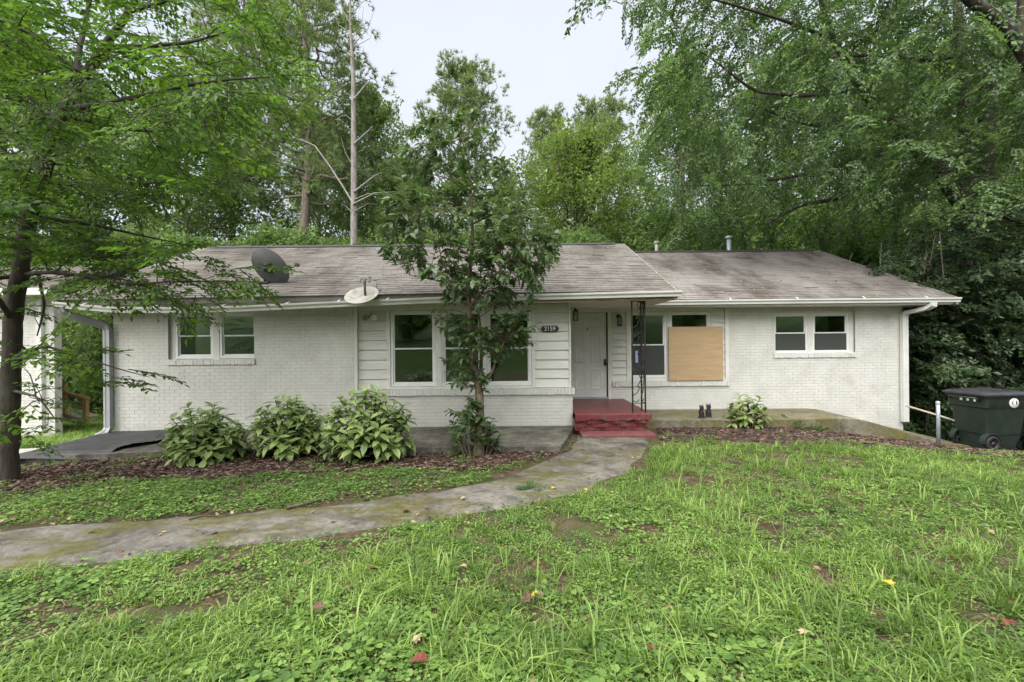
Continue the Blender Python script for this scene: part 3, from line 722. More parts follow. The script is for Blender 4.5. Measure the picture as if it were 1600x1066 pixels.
for ro, R, m in ((ro1, R1, M['shingle']), (ro2, R2, M['shingle2'])):
    mb = MB()
    for s in shing:
        if s[0] is ro and id(s) not in chosen: shingle_geo(mb, *s[1:7])
    tag(mb.build('shingle_courses', m, ro), kind='stuff')
    mb = MB()
    xa, xb = R['x0'] + .25, R['x1'] - .25
    mb.prism([(-.16, -.045), (0, .03), (.16, -.045), (.16, -.055), (0, .015), (-.16, -.055)], xa, xb, Matrix(((0, 1, 0, 0), (1, 0, 0, R['yr']), (0, 0, 1, R['zr'] + .012), (0, 0, 0, 1))))
    mb.build('ridge_cap', M['ridge'], ro)
    for x, sg in ((R['x0'], -1), (R['x1'], 1)):
        mb = MB()
        a, b = roof_pt(R, x, -.01, .018), roof_pt(R, x, 1, .018)
        for (p, q) in ((a, b), (np.array([x, 2 * R['yr'] - a[1], a[2]]), b)):
            x0, x1 = (x - .03, x - .003) if sg < 0 else (x + .003, x + .03)
            mb.add([(x0, p[1], p[2] - .17), (x1, p[1], p[2] - .17), (x1, p[1], p[2] - .01), (x0, p[1], p[2] - .01), (x0, q[1], q[2] - .17), (x1, q[1], q[2] - .17), (x1, q[1], q[2] - .01), (x0, q[1], q[2] - .01)],
                   [(0, 1, 2, 3), (7, 6, 5, 4), (0, 4, 5, 1), (1, 5, 6, 2), (2, 6, 7, 3), (3, 7, 4, 0)])
        mb.build('rake_board', M['drip'], ro)
# soffits, fascias
mb = MB(); mb.box(-8.40, 3.04, 8.53, Y1 + .02, 2.745, 2.765); mb.box(1.18, 3.04, Y1 + .02, Y2 + .05, 2.743, 2.763); mb.box(3.04, 9.95, 10.33, Y2 + .02, 2.742, 2.762); 
mb.add([(3.03, 8.53, 2.75), (3.03, 16.3, 2.75), (3.03, 12.45, 4.5)], [(0, 1, 2)])
mb.box(9.25, 9.95, 10.33, 18.9, 2.752, 2.772); mb.box(-8.4, -7.88, 9.0, 16, 2.754, 2.774)
mb.build('soffit', M['trim'], house)
mb = MB()
for a, b in zip(np.linspace(-8.40, 3.04, 13)[:-1], np.linspace(-8.40, 3.04, 13)[1:]):
    mb.add([(a, 8.47, 2.735), (b, 8.47, 2.735), (b, 8.47, eave_z(b) - .01), (a, 8.47, eave_z(a) - .01), (a, 8.53, 2.735), (b, 8.53, 2.735), (b, 8.53, eave_z(b) - .01), (a, 8.53, eave_z(a) - .01)], [(0, 1, 2, 3), (0, 4, 5, 1), (7, 6, 5, 4)])
mb.build('fascia', M['fascia'], house)
bx('fascia', 3.06, 9.96, 10.27, 10.33, 2.74, 2.88, M['trim'], house)

def gutter(path, y0, m, straps, inner=None):
    """K-style gutter along x; path = [(x, lip z)]"""
    prof = [(0, 0.0), (0, -.095), (-.055, -.105), (-.072, -.10), (-.078, -.062), (-.108, -.03), (-.112, .0), (-.100, .003), (-.100, -.01), (-.070, -.055), (-.062, -.088), (-.012, -.085), (-.012, 0)]
    mb = MB(); k = len(prof)
    vs = [(x, y0 + dy, z + dz) for x, z in path for dy, dz in prof]
    fs = [(i * k + j, i * k + (j + 1) % k, (i + 1) * k + (j + 1) % k, (i + 1) * k + j) for i in range(len(path) - 1) for j in range(k)]
    mb.add(vs, fs + [tuple(range(k)), tuple((len(path) - 1) * k + j for j in reversed(range(k)))])
    g = mb.build('gutter', m, house)
    for x in straps:
        z = np.interp(x, [p[0] for p in path], [p[1] for p in path])
        MB().add([(x - .012, y0 - .105, z + .004), (x + .012, y0 - .105, z + .004), (x + .035, y0 - .0, z + .05), (x + .012, y0 - .0, z + .05), (x - .012, y0 - .105, z - .003), (x + .012, y0 - .105, z - .003), (x + .035, y0 - .0, z + .044), (x + .012, y0 - .0, z + .044)],
                 [(0, 1, 2, 3), (0, 4, 5, 1), (1, 5, 6, 2), (3, 7, 4, 0)]).build('strap', M['vinyl'], g)
    return g
gutter([(-8.45, 2.80), (-7.9, 2.74), (-7.3, 2.69), (-6.2, 2.675), (-5.0, 2.69), (-3.6, 2.745), (-2.2, 2.79), (-.8, 2.835), (.9, 2.865), (2.1, 2.885), (3.14, 2.90)], 8.468, M['gutter'], [-7.9, -6.6, -5.35, -4.15, -3.2, -2.3])
gutter([(2.86, 2.875), (6, 2.885), (10.06, 2.885)], 10.268, M['gutter'], [4.9, 6.4, 7.9, 9.3])

def spout(pts, w, d, m=None):
    mb = MB(); pts = [np.array(p, float) for p in pts]
    prof = [(-w / 2, -d / 2), (-w / 6, -d / 2), (-w / 6, -d / 2 + .008), (w / 6, -d / 2 + .008), (w / 6, -d / 2), (w / 2, -d / 2), (w / 2, d / 2), (-w / 2, d / 2)]; k = len(prof)
    for i, p in enumerate(pts):
        t = unit(pts[min(i + 1, len(pts) - 1)] - pts[max(i - 1, 0)]); s = unit(np.cross([0, 1.0, 0], t)) if abs(t[1]) < .8 else np.array([1.0, 0, 0])
        if s[0] < 0: s = -s
        n = np.cross(s, t); n = n if n[1] > 0 else -n
        mb.v.extend([tuple(p + s * a + n * b) for a, b in prof])
    for i in range(len(pts) - 1):
        for j in range(k): mb.f.append((i * k + j, i * k + (j + 1) % k, (i + 1) * k + (j + 1) % k, (i + 1) * k + j)); mb.sm.append(False)
    return mb.build('downspout', m or M['gutter'], house)
spout([(9.44, 10.2, 2.80), (9.45, 10.21, 2.72), (9.41, 10.3, 2.66), (9.34, 10.45, 2.62), (9.26, 10.66, 2.58), (9.235, 10.70, 2.53), (9.23, 10.71, 2.44), (9.23, 10.71, 1.2), (9.23, 10.71, .02)], .13, .09)
spout([(-8.33, 8.42, 2.70), (-8.32, 8.45, 2.62), (-8.27, 8.52, 2.55), (-8.05, 8.8, 2.42), (-7.96, 8.9, 2.37), (-7.93, 8.93, 2.28), (-7.93, 8.93, .50), (-7.93, 8.93, .36), (-7.95, 8.86, .27), (-8.02, 8.74, .21), (-8.10, 8.6, .19)], .125, .09, M['spout'])
for (px, pt, Yp, r) in ((1139, 369, 15.3, .075), (1026, 377, 15.3, .06)):
    a = P(px, pt, Yp); mb = MB(); mb.tube([(a[0], Yp, 4.3), (a[0], Yp, a[2] - .08)], r, 14); mb.tube([(a[0], Yp, a[2] - .10), (a[0], Yp, a[2] - .07), (a[0], Yp, a[2] - .02), (a[0], Yp, a[2])], [r * 1.25, r * 1.5, r * 1.5, r * 1.1], 14)
    mb.build('vent_pipe', M['galv'] if px > 1100 else M['palegrey'], house)

# porch: red slab on a crumbled base with a worn ground step
pr_ = random.Random(11)
xs = np.linspace(1.185, 2.63, 26); mb = MB()
for a, b in zip(xs[:-1], xs[1:]):
    fa, fb = 8.60, 8.60
    ja, jb = [.485 + .018 * math.sin(x * 9) * (x < 1.95) + .010 * math.sin(x * 31) for x in (a, b)]
    mb.add([(a, fa, ja), (b, fb, jb), (b, fb, .59), (a, fa, .59), (a, fa + .02, .605), (b, fb + .02, .605), (b, Y2, .61), (a, Y2, .61), (a, fa + .2, ja), (b, fb + .2, jb)], [(0, 1, 2, 3), (3, 2, 5, 4), (4, 5, 6, 7), (8, 9, 1, 0)])
mb.add([(2.63, 8.60, .485), (2.63, Y2, .485), (2.63, Y2, .61), (2.63, 8.62, .605), (2.63, 8.60, .59)], [(0, 1, 2, 3, 4)])
porch = mb.build('porch', M['red'], house)
mb = MB()
for i in range(3):
    for a, b in zip(xs[:-1], xs[1:]):
        zz = .28 + i * .07; f = 8.645 + .022 * math.sin(a * 13 + i * 2.1) + .012 * pr_.uniform(-1, 1)
        mb.box(a - .004 * i, min(b, 2.58) if a < 2.58 else a, f, f + .3, zz, zz + .068 + .006 * pr_.uniform(-1, 1)) if a < 2.56 else None
mb.box(1.19, 2.57, 8.8, Y2 - .05, .0, .484)
mb.build('porch_base', M['red'], porch)
mb = MB(); mb.box(1.26, 2.62, 8.30, 8.70, .15, .275); mb.build('step', M['redworn'], porch, bevel=.02)

# wrought iron corner post
post_x = (2.30, 2.545); py0, py1 = 8.72, 8.97
mb = MB()
pb = bx('porch_post', 2.287, 2.313, py0 - .013, py0 + .013, .605, 2.745, M['black'], house)
for x, y in ((2.545, py0), (2.545, py1)): bx('bar', x - .013, x + .013, y - .013, y + .013, .605, 2.745, M['black'], pb)
for z in (.78, 2.73, 1.42): bx('rail', 2.31, 2.535, py0 - .006, py0 + .006, z, z + .012, M['black'], pb); bx('rail', 2.539, 2.551, py0 + .01, py1 - .01, z, z + .012, M['black'], pb)
def scroll(o, u, z0, z1, flip):
    h = z1 - z0; w = .225
    pts = []
    for k in range(22):
        t = k / 21; a = math.pi * 1.5 * (1 - t) ** 1.0
        pts.append((.5 + (.42 - .26 * (t < .3) * (0.3 - t) / .3) * math.cos(math.pi * t * 1.0 + (0)) , t))
    s = []
    for k in range(34):
        t = k / 33
        if t < .3: r = .05 + .045 * (t / .3); a = math.pi * (1.9 - t / .3 * 1.4); c = (.30, .12)
        elif t > .7: r = .05 + .045 * ((1 - t) / .3); a = math.pi * (.9 - (1 - (1 - t) / .3) * 1.4 + 0.0) ; c = (.70, .88)
        else: a = None
        if a is not None: q = (c[0] + r * math.cos(a) / w * 1.0, c[1] * h + r * math.sin(a))
        else:
            f = (t - .3) / .4; q = (.30 + .05 * 0 + (.40) * f + .42 * (.5 - abs(f - .5)) * (1 if f < .5 else -1) * .6, (.12 * h + .095) * (1 - f) + (.88 * h - .095) * f)
        s.append(q)
    P3 = [np.array(o) + np.array(u) * ((1 - q[0]) if flip else q[0]) * w + np.array([0, 0, z0 + q[1]]) for q in s]
    MB().tube(P3, .009, 5).build('scroll', M['black'], pb)
for i, (a, b) in enumerate(((.80, 1.41), (1.44, 2.07), (2.09, 2.72))):
    scroll((2.31, py0, 0), (1, 0, 0), a, b, i % 2); scroll((2.545, py0 + .01, 0), (0, 1, 0), a, b, (i + 1) % 2)

# ------------------------------------------------------------------ things on the house
bd = MB(); bd.box(3.69, 4.97, Y2 - .065, Y2 - .05, 1.03, 2.30)
pw = bd.build('plywood_board', M['ply'], bevel=.002)
for x in (3.73, 4.12, 4.54, 4.93):
    for z in (1.07, 1.66, 2.26):
        if x in (4.12, 4.54) and z == 1.66: continue
        MB().lathe([(.0, .004), (.009, .003), (.011, 0)], 8, Matrix.Translation((x, Y2 - .0655, z)) @ Matrix.Rotation(math.pi / 2, 4, 'X')).build('screw', M['galv'], pw)
tag(pw, 'tan plywood board covering the broken window right of the iron porch post', 'board')

r_ = empty('house_number_plaque', (.755, Y1 + .058, 2.235), 'small black house number plaque reading 2159', 'plaque')
mb = MB(); h = .062; q = []
for sx, sz in ((1, -1), (1, 1), (-1, 1), (-1, -1)):
    c = [(sx * .175, sz * .03), (sx * .152, sz * .036), (sx * .15, sz * h)]; q += c if sx * sz > 0 and False else (c if (sx, sz) in ((1, 1), (-1, -1)) else c[::-1])
q = [(.15, -h), (.152, -.036), (.178, -.03), (.178, .03), (.152, .036), (.15, h), (-.15, h), (-.152, .036), (-.178, .03), (-.178, -.03), (-.152, -.036), (-.15, -h)][::-1]
mb.prism(q, -.006, .006); mb.build('plate', M['black'], r_, local=True)
text('digits', '2159', .115, (0, -.008, 0), M['white'], r_, local=True)

def lantern(root, sgn):
    """cage lantern hanging off a bracket; local origin at the bracket"""
    mb = MB(); mb.lathe([(.0, -.012), (.05, -.012), (.055, 0), (.0, .001)], 16, Matrix.Translation((0, 0, 0)) @ Matrix.Rotation(math.pi / 2, 4, 'X')); mb.build('back_plate', M['black'], root, local=True)
    MB().tube([(0, -.01, .0), (0, -.05, .03), (0, -.10, .035), (0, -.12, .0)], .008, 6).build('bracket', M['black'], root, local=True)
    mb = MB(); mb.lathe([(.01, .03), (.03, .01), (.062, -.03), (.064, -.04), (.0, -.04)], 4, Matrix.Translation((0, -.12, 0)) @ Matrix.Rotation(math.pi / 4, 4, 'Z'), False); mb.build('cap', M['black'], root, local=True)
    mb = MB()
    for sx in (-1, 1):
        for sy in (-1, 1): mb.box(sx * .044 - .005, sx * .044 + .005, -.12 + sy * .044 - .005, -.12 + sy * .044 + .005, -.215, -.04)
    mb.box(-.052, .052, -.172, -.068, -.228, -.214); mb.build('cage', M['black'], root, local=True)
    MB().box(-.038, .038, -.158, -.082, -.213, -.041).build('glass', M['glass'], root, local=True)
    MB().tube([(0, -.12, -.213), (0, -.12, -.13)], .012, 8).build('lamp_holder', M['vinyl'], root, local=True)
r_ = empty('wall_lantern', (1.18, 9.28, 2.63), 'black cage lantern on the wall corner beside the house number', 'lantern', 'wall lanterns by the front door', (0, 0, math.pi / 2)); lantern(r_, 1)
r_ = empty('wall_lantern', (2.53, Y2 + .02, 2.56), 'black cage lantern on siding between the front door and iron post', 'lantern', 'wall lanterns by the front door'); lantern(r_, 1)

r_ = empty('security_floodlight', (-2.80, Y1 + .075, 2.49), 'twin-head security floodlight on white siding left of the triple window', 'floodlight')
MB().lathe([(0, -.03), (.05, -.028), (.06, 0)], 16, Matrix.Rotation(math.pi / 2, 4, 'X')).build('base', M['black'], r_, local=True)
for sx in (-1, 1):
    A = Matrix.Translation((sx * .075, -.07, .0)) @ Matrix.Rotation(math.radians(100), 4, 'X') @ Matrix.Rotation(math.radians(sx * 15), 4, 'Y')
    MB().lathe([(0, -.06), (.03, -.055), (.045, .0), (.06, .05), (.052, .052), (.03, .01), (0, .0)], 14, A).build('lamp_head', M['white'] if sx > 0 else M['palegrey'], r_, local=True)
MB().tube([(0, -.01, .03), (.015, -.02, .12), (.0, -.01, .22)], .005, 5).build('cable', M['black'], r_, local=True)

# satellite dishes
r_ = empty('satellite_dish', roof_pt(R1, -5.0, .20, .01), 'large dark grey satellite dish seen from behind on the roof', 'satellite dish', 'satellite dishes on the roof edge')
c = np.array(P(419, 417, 9.1)) - np.array(r_.location)
mb = MB(); mb.tube([(0, 0, 0), (0, 0, .22), (.02, .0, .34)], .032, 10); mb.box(-.10, .10, -.10, .10, -.01, .012); mb.build('mast', M['grey'], r_, local=True)
A = Matrix.Translation(c) @ Matrix.Rotation(math.radians(12), 4, 'Y') @ Matrix.Rotation(math.radians(-80), 4, 'X') @ Matrix.Rotation(math.radians(32), 4, 'Z') @ Matrix.Diagonal((1.14, .78, 1, 1))
mb = MB(); pf = [(.001, 0), (.1, .005), (.2, .021), (.3, .048), (.375, .075), (.385, .078), (.383, .086), (.3, .057), (.2, .03), (.1, .014), (.001, .009)]
mb.lathe(pf, 40, A); mb.build('reflector', M['grey'], r_, local=True)
mb = MB(); mb.box(-.08, .08, -.09, .09, -.05, -.004, Matrix.Translation(c) @ Matrix.Rotation(math.radians(-62), 4, 'X')); mb.tube([c + np.array([0, -.05, 0]), np.array([.02, 0, .33])], .035, 8)
mb.lathe([(.0, -.06), (.09, -.06), (.1, -.01), (.0, -.005)], 12, Matrix.Translation(c) @ Matrix.Rotation(math.radians(-62), 4, 'X')); mb.build('bracket', M['black'], r_, local=True)
e = c + np.array([.38, .42, .10]); mb = MB(); mb.tube([np.array([.06, .02, .30]), e - np.array([.1, .0, .05]), e], .014, 6); mb.box(*(v for k in range(3) for v in (e[k] - .035, e[k] + .035))); mb.build('feed_arm', M['grey'], r_, local=True)

r_ = empty('satellite_dish', roof_pt(R1, -2.72, .055, .01), 'small stained pale satellite dish lying face up over the gutter', 'satellite dish', 'satellite dishes on the roof edge')
c = np.array(P(566, 465, 8.22)) - np.array(r_.location)
A = Matrix.Translation(c) @ Matrix.Rotation(math.radians(36), 4, 'X') @ Matrix.Rotation(math.radians(-3), 4, 'Y')
mb = MB(); mb.lathe([(.001, -.03), (.1, -.022), (.2, .0), (.29, .045), (.305, .052), (.302, .06), (.2, .012), (.1, -.012), (.001, -.02)], 40, A); mb.build('reflector', M['palegrey'], r_, local=True)
t = np.array(P(570, 437, 8.3)) - np.array(r_.location)
mb = MB(); mb.tube([c + np.array([.03, .1, .0]), c + np.array([.03, .06, .12]), t], .022, 8); mb.build('feed_arm', M['grey'], r_, local=True)
mb = MB(); mb.box(t[0] - .10, t[0] + .10, t[1] - .05, t[1] + .05, t[2], t[2] + .055)
for sx in (-.08, .0, .085): mb.tube([t + np.array([sx, -.03, .0]), t + np.array([sx, -.03, -.07])], [.03, .022], 8)
mb.build('feed_horn', M['palegrey'], r_, local=True, bevel=.01)
mb = MB(); mb.tube([(.14, -.02, .0), (.16, -.02, .12), (.12, -.02, .2)], .02, 8); mb.box(.06, .2, -.05, .02, .19, .215); mb.box(.08, .24, -.08, .06, -.01, .012); mb.build('mount', M['galv'], r_, local=True)

# neighbouring white brick building
nbld = empty('outbuilding', (-14, 12.5, -.1), 'white brick outbuilding with brown roof behind the slender foreground trunk', 'outbuilding')
NY = 11.2
mb = MB(); mb.box(-17.5, -11.28, NY + .012, NY + .2, -.7, 3.27); mb.box(-17.5, -17.3, NY + .2, 13, -.7, 3.27); nw = mb.build('wall', M['mortar'], nbld)
keep_b = bricks[:]; bricks.clear(); lay(nw, -17.5, -11.27, -.1, 3.05, NY, []); soldier(nw, -17.5, -11.27, 3.06, 3.25, NY)
mb = MB()
for (_, xa, xb, za, zb, y) in bricks:
    mb.add([(xa, y, za), (xb, y, za), (xb, y, zb), (xa, y, zb), (xa, y + .03, za), (xb, y + .03, za), (xb, y + .03, zb), (xa, y + .03, zb)], [(0, 1, 2, 3), (0, 4, 5, 1), (1, 5, 6, 2), (2, 6, 7, 3), (3, 7, 4, 0)])
tag(mb.build('brick_courses', M['brick'], nw), kind='stuff')
bx('downspout', -11.62, -11.5, NY - .09, NY - .004, -.1, 3.2, M['gutter'], nbld)
RN = dict(x0=-18, x1=-10.75, ye=10.6, yr=12.5, zr=4.15, ez=lambda x: 3.34)
mb = MB()
for i in range(26):
    a0, a1 = i / 26, (i + 1.1) / 26
    q = [roof_pt(RN, RN['x0'], a0, .014), roof_pt(RN, RN['x1'], a0, .014), roof_pt(RN, RN['x1'], min(a1, 1), .004), roof_pt(RN, RN['x0'], min(a1, 1), .004), roof_pt(RN, RN['x0'], a0, 0), roof_pt(RN, RN['x1'], a0, 0)]
    mb.add(q, [(0, 1, 2, 3), (4, 5, 1, 0)])
q = [roof_pt(RN, x, s) for x in (RN['x0'], RN['x1']) for s in (0, 1)]; bk = [np.array([v[0], 2 * RN['yr'] - v[1], v[2]]) for v in q]
dz = np.array([0, 0, .14]); mb.add([q[0], q[2], q[3], q[1], bk[0], bk[2]], [(3, 2, 5, 4)]); mb.add([q[0] - dz, q[2] - dz, q[3] - dz, q[1] - dz], [(3, 2, 1, 0)]); mb.add([q[2], q[3], q[3] - dz, q[2] - dz], [(0, 1, 2, 3)])
mb.build('roof', M['shingle'], nbld); bx('fascia', -18, -10.74, 10.57, 10.60, 3.18, 3.335, M['trim'], nbld); bx('soffit', -18, -10.76, 10.60, NY + .02, 3.19, 3.21, M['trim'], nbld)

# timber ramp with handrail at the back left
rp = empty('ramp_railing', (-12.5, 13.6, -.35), 'timber ramp with sloping handrail beyond the gap between buildings', 'railing')
def beam(name, a, b, w, h, m):
    a, b = np.array(a, float), np.array(b, float); t = unit(b - a); s = unit(np.cross(t, UP)) * w / 2; u = unit(np.cross(s, t)) * h / 2; u = u if u[2] > 0 else -u
    vs = [p + i * s + j * u for p in (a, b) for i, j in ((-1, -1), (1, -1), (1, 1), (-1, 1))]
    return MB().add(vs, [(3, 2, 1, 0), (4, 5, 6, 7), (0, 1, 5, 4), (1, 2, 6, 5), (2, 3, 7, 6), (3, 0, 4, 7)]).build(name, m, rp)
YR = 13.5
beam('deck', P(60, 634, YR), P(134, 654, YR), .9, .05, M['palewood']); beam('skirt_board', P(60, 640, YR - .47), P(133, 660, YR - .47), .04, .16, M['palewood'])
beam('handrail', P(60, 601, YR - .45), P(138, 623, YR - .45), .14, .05, M['wood'])
for px, ya, yb in ((101, 600, 650), (134, 624, 660)): beam('rail_post', P(px, yb, YR - .45), P(px, ya, YR - .45), .1, .1, M['wood'])
for k in (1, 2): beam('cable_rail', P(60, 601 + k * 10, YR - .45), P(134, 623 + k * 10, YR - .45), .015, .015, M['galv'])
beam('stair_board', P(84, 612, YR + .3), P(98, 612, YR + .3), .05, .12, M['palewood']); beam('stair_board', P(84, 625, YR + .3), P(98, 625, YR + .3), .05, .12, M['palewood'])

# ------------------------------------------------------------------ things in the yard
def cart(loc, rz, lid_m, label, lid_rot=0):
    r = empty('wheeled_bin', loc, label, 'bin', 'wheeled bins by the hedge', (0, 0, rz))
    # local: x = front to back depth (handle and wheels at x=0), y = width centred, z up
    def ring(x0, x1, w, z, rr=.05, n=5):
        pts = []
        for cx, cy, a0 in ((x1 - rr, w / 2 - rr, 0), (x0 + rr, w / 2 - rr, 90), (x0 + rr, -w / 2 + rr, 180), (x1 - rr, -w / 2 + rr, 270)):
            for k in range(n): a = math.radians(a0 + 90 * k / (n - 1)); pts.append((cx + rr * math.cos(a), cy + rr * math.sin(a), z))
        return pts
    lv = [ring(.13, .70, .50, .02), ring(.12, .72, .52, .10), ring(.05, .79, .63, .74), ring(.045, .80, .64, .755), ring(.0, .85, .70, .80), ring(-.01, .87, .72, .98), ring(-.035, .90, .76, .985), ring(-.035, .90, .76, 1.02), ring(-.0, .86, .70, 1.02), ring(.08, .76, .58, .3)]
    mb = MB(); n = len(lv[0])
    for q in lv: mb.v.extend(q)
    for i in range(len(lv) - 1):
        for j in range(n): mb.f.append((i * n + j, i * n + (j + 1) % n, (i + 1) * n + (j + 1) % n, (i + 1) * n + j)); mb.sm.append(True)
    mb.f.append(tuple(reversed(range(n)))); mb.sm.append(False)
    body = mb.build('body', M['bin'], r, local=True)
    m = body.modifiers.new('edges', 'EDGE_SPLIT'); m.split_angle = math.radians(35)
    # wheel recess moulding and wheels
    for sy in (-1, 1):
        arch = [(.16 + .185 * math.cos(math.radians(a)), .15 + .185 * math.sin(math.radians(a))) for a in range(0, 181, 15)]
        q = arch + [(x * .86 + .022, z * .86 + .02) for x, z in reversed(arch)]
        MB().prism(q, sy * .27 - .045, sy * .27 + .045).build('wheel_arch', M['bin'], r, local=True)
        A = Matrix.Translation((.16, sy * .30, .14)) @ Matrix.Rotation(math.pi / 2, 4, 'X')
        wh = MB().lathe([(.085, -.03), (.125, -.032), (.14, -.018), (.14, .018), (.125, .032), (.085, .03), (.085, -.03)], 24, A).build('wheel', M['rubber'], r, local=True)
        mb = MB(); mb.lathe([(.0, -.02), (.03, -.026), (.03, .026), (.0, .02)], 12, A); mb.lathe([(.087, -.022), (.075, -.022), (.075, .022), (.087, .022)], 20, A)
        for k in range(6): mb.box(.02, .08, -.009, .009, -.014, .014, A @ Matrix.Rotation(k * math.pi / 3, 4, 'Z'))
        mb.build('hub', M['binlid'], wh, local=True)
    MB().tube([(.16, -.3, .14), (.16, .3, .14)], .014, 8).build('axle', M['galv'], r, local=True)
    MB().tube([(-.03, -.26, .93), (-.10, -.24, .97), (-.10, .24, .97), (-.03, .26, .93)], .018, 8).build('handle', M['bin'], r, local=True)
    A = Matrix.Translation((-.04, 0, 1.03)) @ Matrix.Rotation(math.radians(lid_rot), 4, 'Y')
    mb = MB(); ls = [ring(-.05, .98, .82, -.005, .06), ring(-.05, .98, .82, .02, .06), ring(.02, .90, .70, .055, .08), ring(.15, .75, .5, .07, .08)]
    for q in ls: mb.v.extend([tuple(A @ Vector(v)) for v in q])
    for i in range(3):
        for j in range(n): mb.f.append((i * n + j, i * n + (j + 1) % n, (i + 1) * n + (j + 1) % n, (i + 1) * n + j)); mb.sm.append(False)
    mb.f.append(tuple(3 * n + j for j in range(n))); mb.f.append(tuple(reversed(range(n)))); mb.sm += [False, False]
    lid = mb.build('lid', lid_m, r, local=True)
    for yy in (-.2, .2): MB().box(.1, .8, yy - .02, yy + .02, .05, .082, A).build('rib', lid_m, lid, local=True)
    # round emblem on the side
    A = Matrix.Translation((.52, -.364, .89)) @ Matrix.Rotation(math.pi / 2, 4, 'X') @ Matrix.Rotation(math.radians(0), 4, 'Y')
    em = MB().lathe([(.0, .004), (.088, .004), (.09, .0), (.09, -.01)], 28, A).build('emblem', M['white'], r, local=True)
    MB().lathe([(.060, .0055), (.063, .0055), (.063, .003)], 28, A).build('emblem_ring', M['binlid'], em, local=True)
    mb = MB()
    mb.add([tuple(A @ Vector((x, z, .006))) for x, z in ((-.045, .03), (-.02, .035), (-.03, .0), (-.02, -.035), (-.05, -.02))], [(0, 1, 2, 3, 4)])
    mb.add([tuple(A @ Vector((-x, z, .006))) for x, z in ((-.045, .03), (-.02, .035), (-.03, .0), (-.02, -.035), (-.05, -.02))], [(4, 3, 2, 1, 0)])
    mb.build('emblem_figure', M['binlid'], em, local=True)
    mb = MB()
    for k in range(3): mb.box(.0 - .012, -.008, -.15 + .12 * k - .02, -.15 + .12 * k + .02, .90, .95)
    mb.build('marking', M['white'], r, local=True)
    return r
def gz(x, y): return float(ground(x, y))
bl = (8.60, 8.62)
cart((bl[0], bl[1], gz(*bl) + .01), math.radians(4), M['binlid'], 'dark green wheeled bin with round white emblem and charcoal lid')
b2 = (10.0, 8.75)
cart((b2[0], b2[1], gz(*b2) + .01), math.radians(6), M['binlid2'], 'bin with faded grey lid at the very right edge', -6)

q = P(1466, 684, 8.75); t_ = P(1467, 628, 8.75)
rp2 = empty('metal_post', (q[0], q[1], gz(q[0], q[1]) - .02), 'pale blue-grey metal post standing between slab end and bin', 'post')
mb = MB(); hh = t_[2] - rp2.location[2]; mb.tube([(0, 0, 0), (.005, 0, hh * .6), (.0, 0, hh)], .031, 14); mb.build('pipe', M['galv'], rp2, local=True)
MB().lathe([(.035, -.05), (.037, .0), (.026, .012), (.0, .016)], 14, Matrix.Translation((0, 0, hh))).build('cap', M['galv'], rp2, local=True)
a, b = P(1415, 634, 9.9), P(1520, 667, 9.0)
mb = MB(); mb.tube([a, (a + b) / 2 + np.array([0, 0, .01]), b], [.022, .02, .02], 7); tag(mb.build('fallen_pole', M['palewood']), 'weathered thin timber pole leaning down behind the grey post', 'pole')

def ornament(loc, rz, label, h):
    r = empty('garden_ornament', loc, label, 'ornament', 'black ornaments on the slab', (0, 0, rz))
    s = h / .32
    prof = [(.055, 0), (.062, .02), (.058, .06), (.066, .10), (.056, .15), (.040, .18), (.045, .20), (.053, .235), (.045, .265), (.02, .285), (.0, .29)]
    mb = MB(); k = 14
    rr = random.Random(int(h * 1000))
    for (rad, z) in prof:
        for j in range(k): a = 2 * math.pi * j / k; f = 1 + .16 * math.sin(3 * a + z * 40) + rr.uniform(-.1, .1); mb.v.append((rad * f * s * math.cos(a), rad * f * s * math.sin(a) * .85, z * s))
    for i in range(len(prof) - 1):
        for j in range(k): mb.f.append((i * k + j, i * k + (j + 1) % k, (i + 1) * k + (j + 1) % k, (i + 1) * k + j)); mb.sm.append(True)
    mb.build('body', M['rubber'], r, local=True)
    for sx in (-1, 1):
        MB().lathe([(.018, -.005), (.012, .03), (.0, .05)], 8, Matrix.Translation((sx * .028 * s, 0, .26 * s)) @ Matrix.Rotation(sx * .2, 4, 'Y')).build('ear', M['rubber'], r, local=True)
        MB().lathe([(.03, 0), (.032, .02), (.0, .035)], 8, Matrix.Translation((sx * .035 * s, -.05 * s, 0))).build('foot', M['rubber'], r, local=True)
ornament((P(1096, 647, 9.62)[0], 9.62, .338), .1, 'weathered black ornament on the slab, nearer the iron post', .29)
ornament((P(1107, 645, 9.72)[0], 9.72, .338), -.2, 'weathered black ornament on the slab, nearer the small shrub', .30)

# ------------------------------------------------------------------ foliage generators
SPR = [tpl_spray(np.random.default_rng(i), 7, 5, .155, .075, .22, 50, .5) for i in range(4)]            # hornbeam / elm twigs
SPRE = [tpl_spray(np.random.default_rng(20 + i), 9, 6, .105, .062,  .5, 42, .42, .6, False) for i in range(4)]
SPRH = [tpl_spray(np.random.default_rng(30 + i), 6, 4, .20, .125, .25, 50, .5, .45, False) for i in range(4)]
CLM = [tpl_clump(np.random.default_rng(40 + i), 44, .30, .19) for i in range(4)]
PIN = [tpl_pine(np.random.default_rng(60 + i)) for i in range(4)]

def scatter_sprays(leaf, wood, tpls, pos, D, N, sc, vr, rng):
    which = rng.integers(0, len(tpls), len(pos)); fr = frames(D, N); sc = np.broadcast_to(sc, (len(pos),))
    for k, t in enumerate(tpls):
        i = which == k
        if not i.any(): continue
        if isinstance(t[0], tuple):
            place(leaf, t[0], pos[i], fr[i], sc[i], vr, rng); place(wood, t[1], pos[i], fr[i], sc[i], 0, rng)
        else: place(leaf, t, pos[i], fr[i], sc[i], vr, rng)

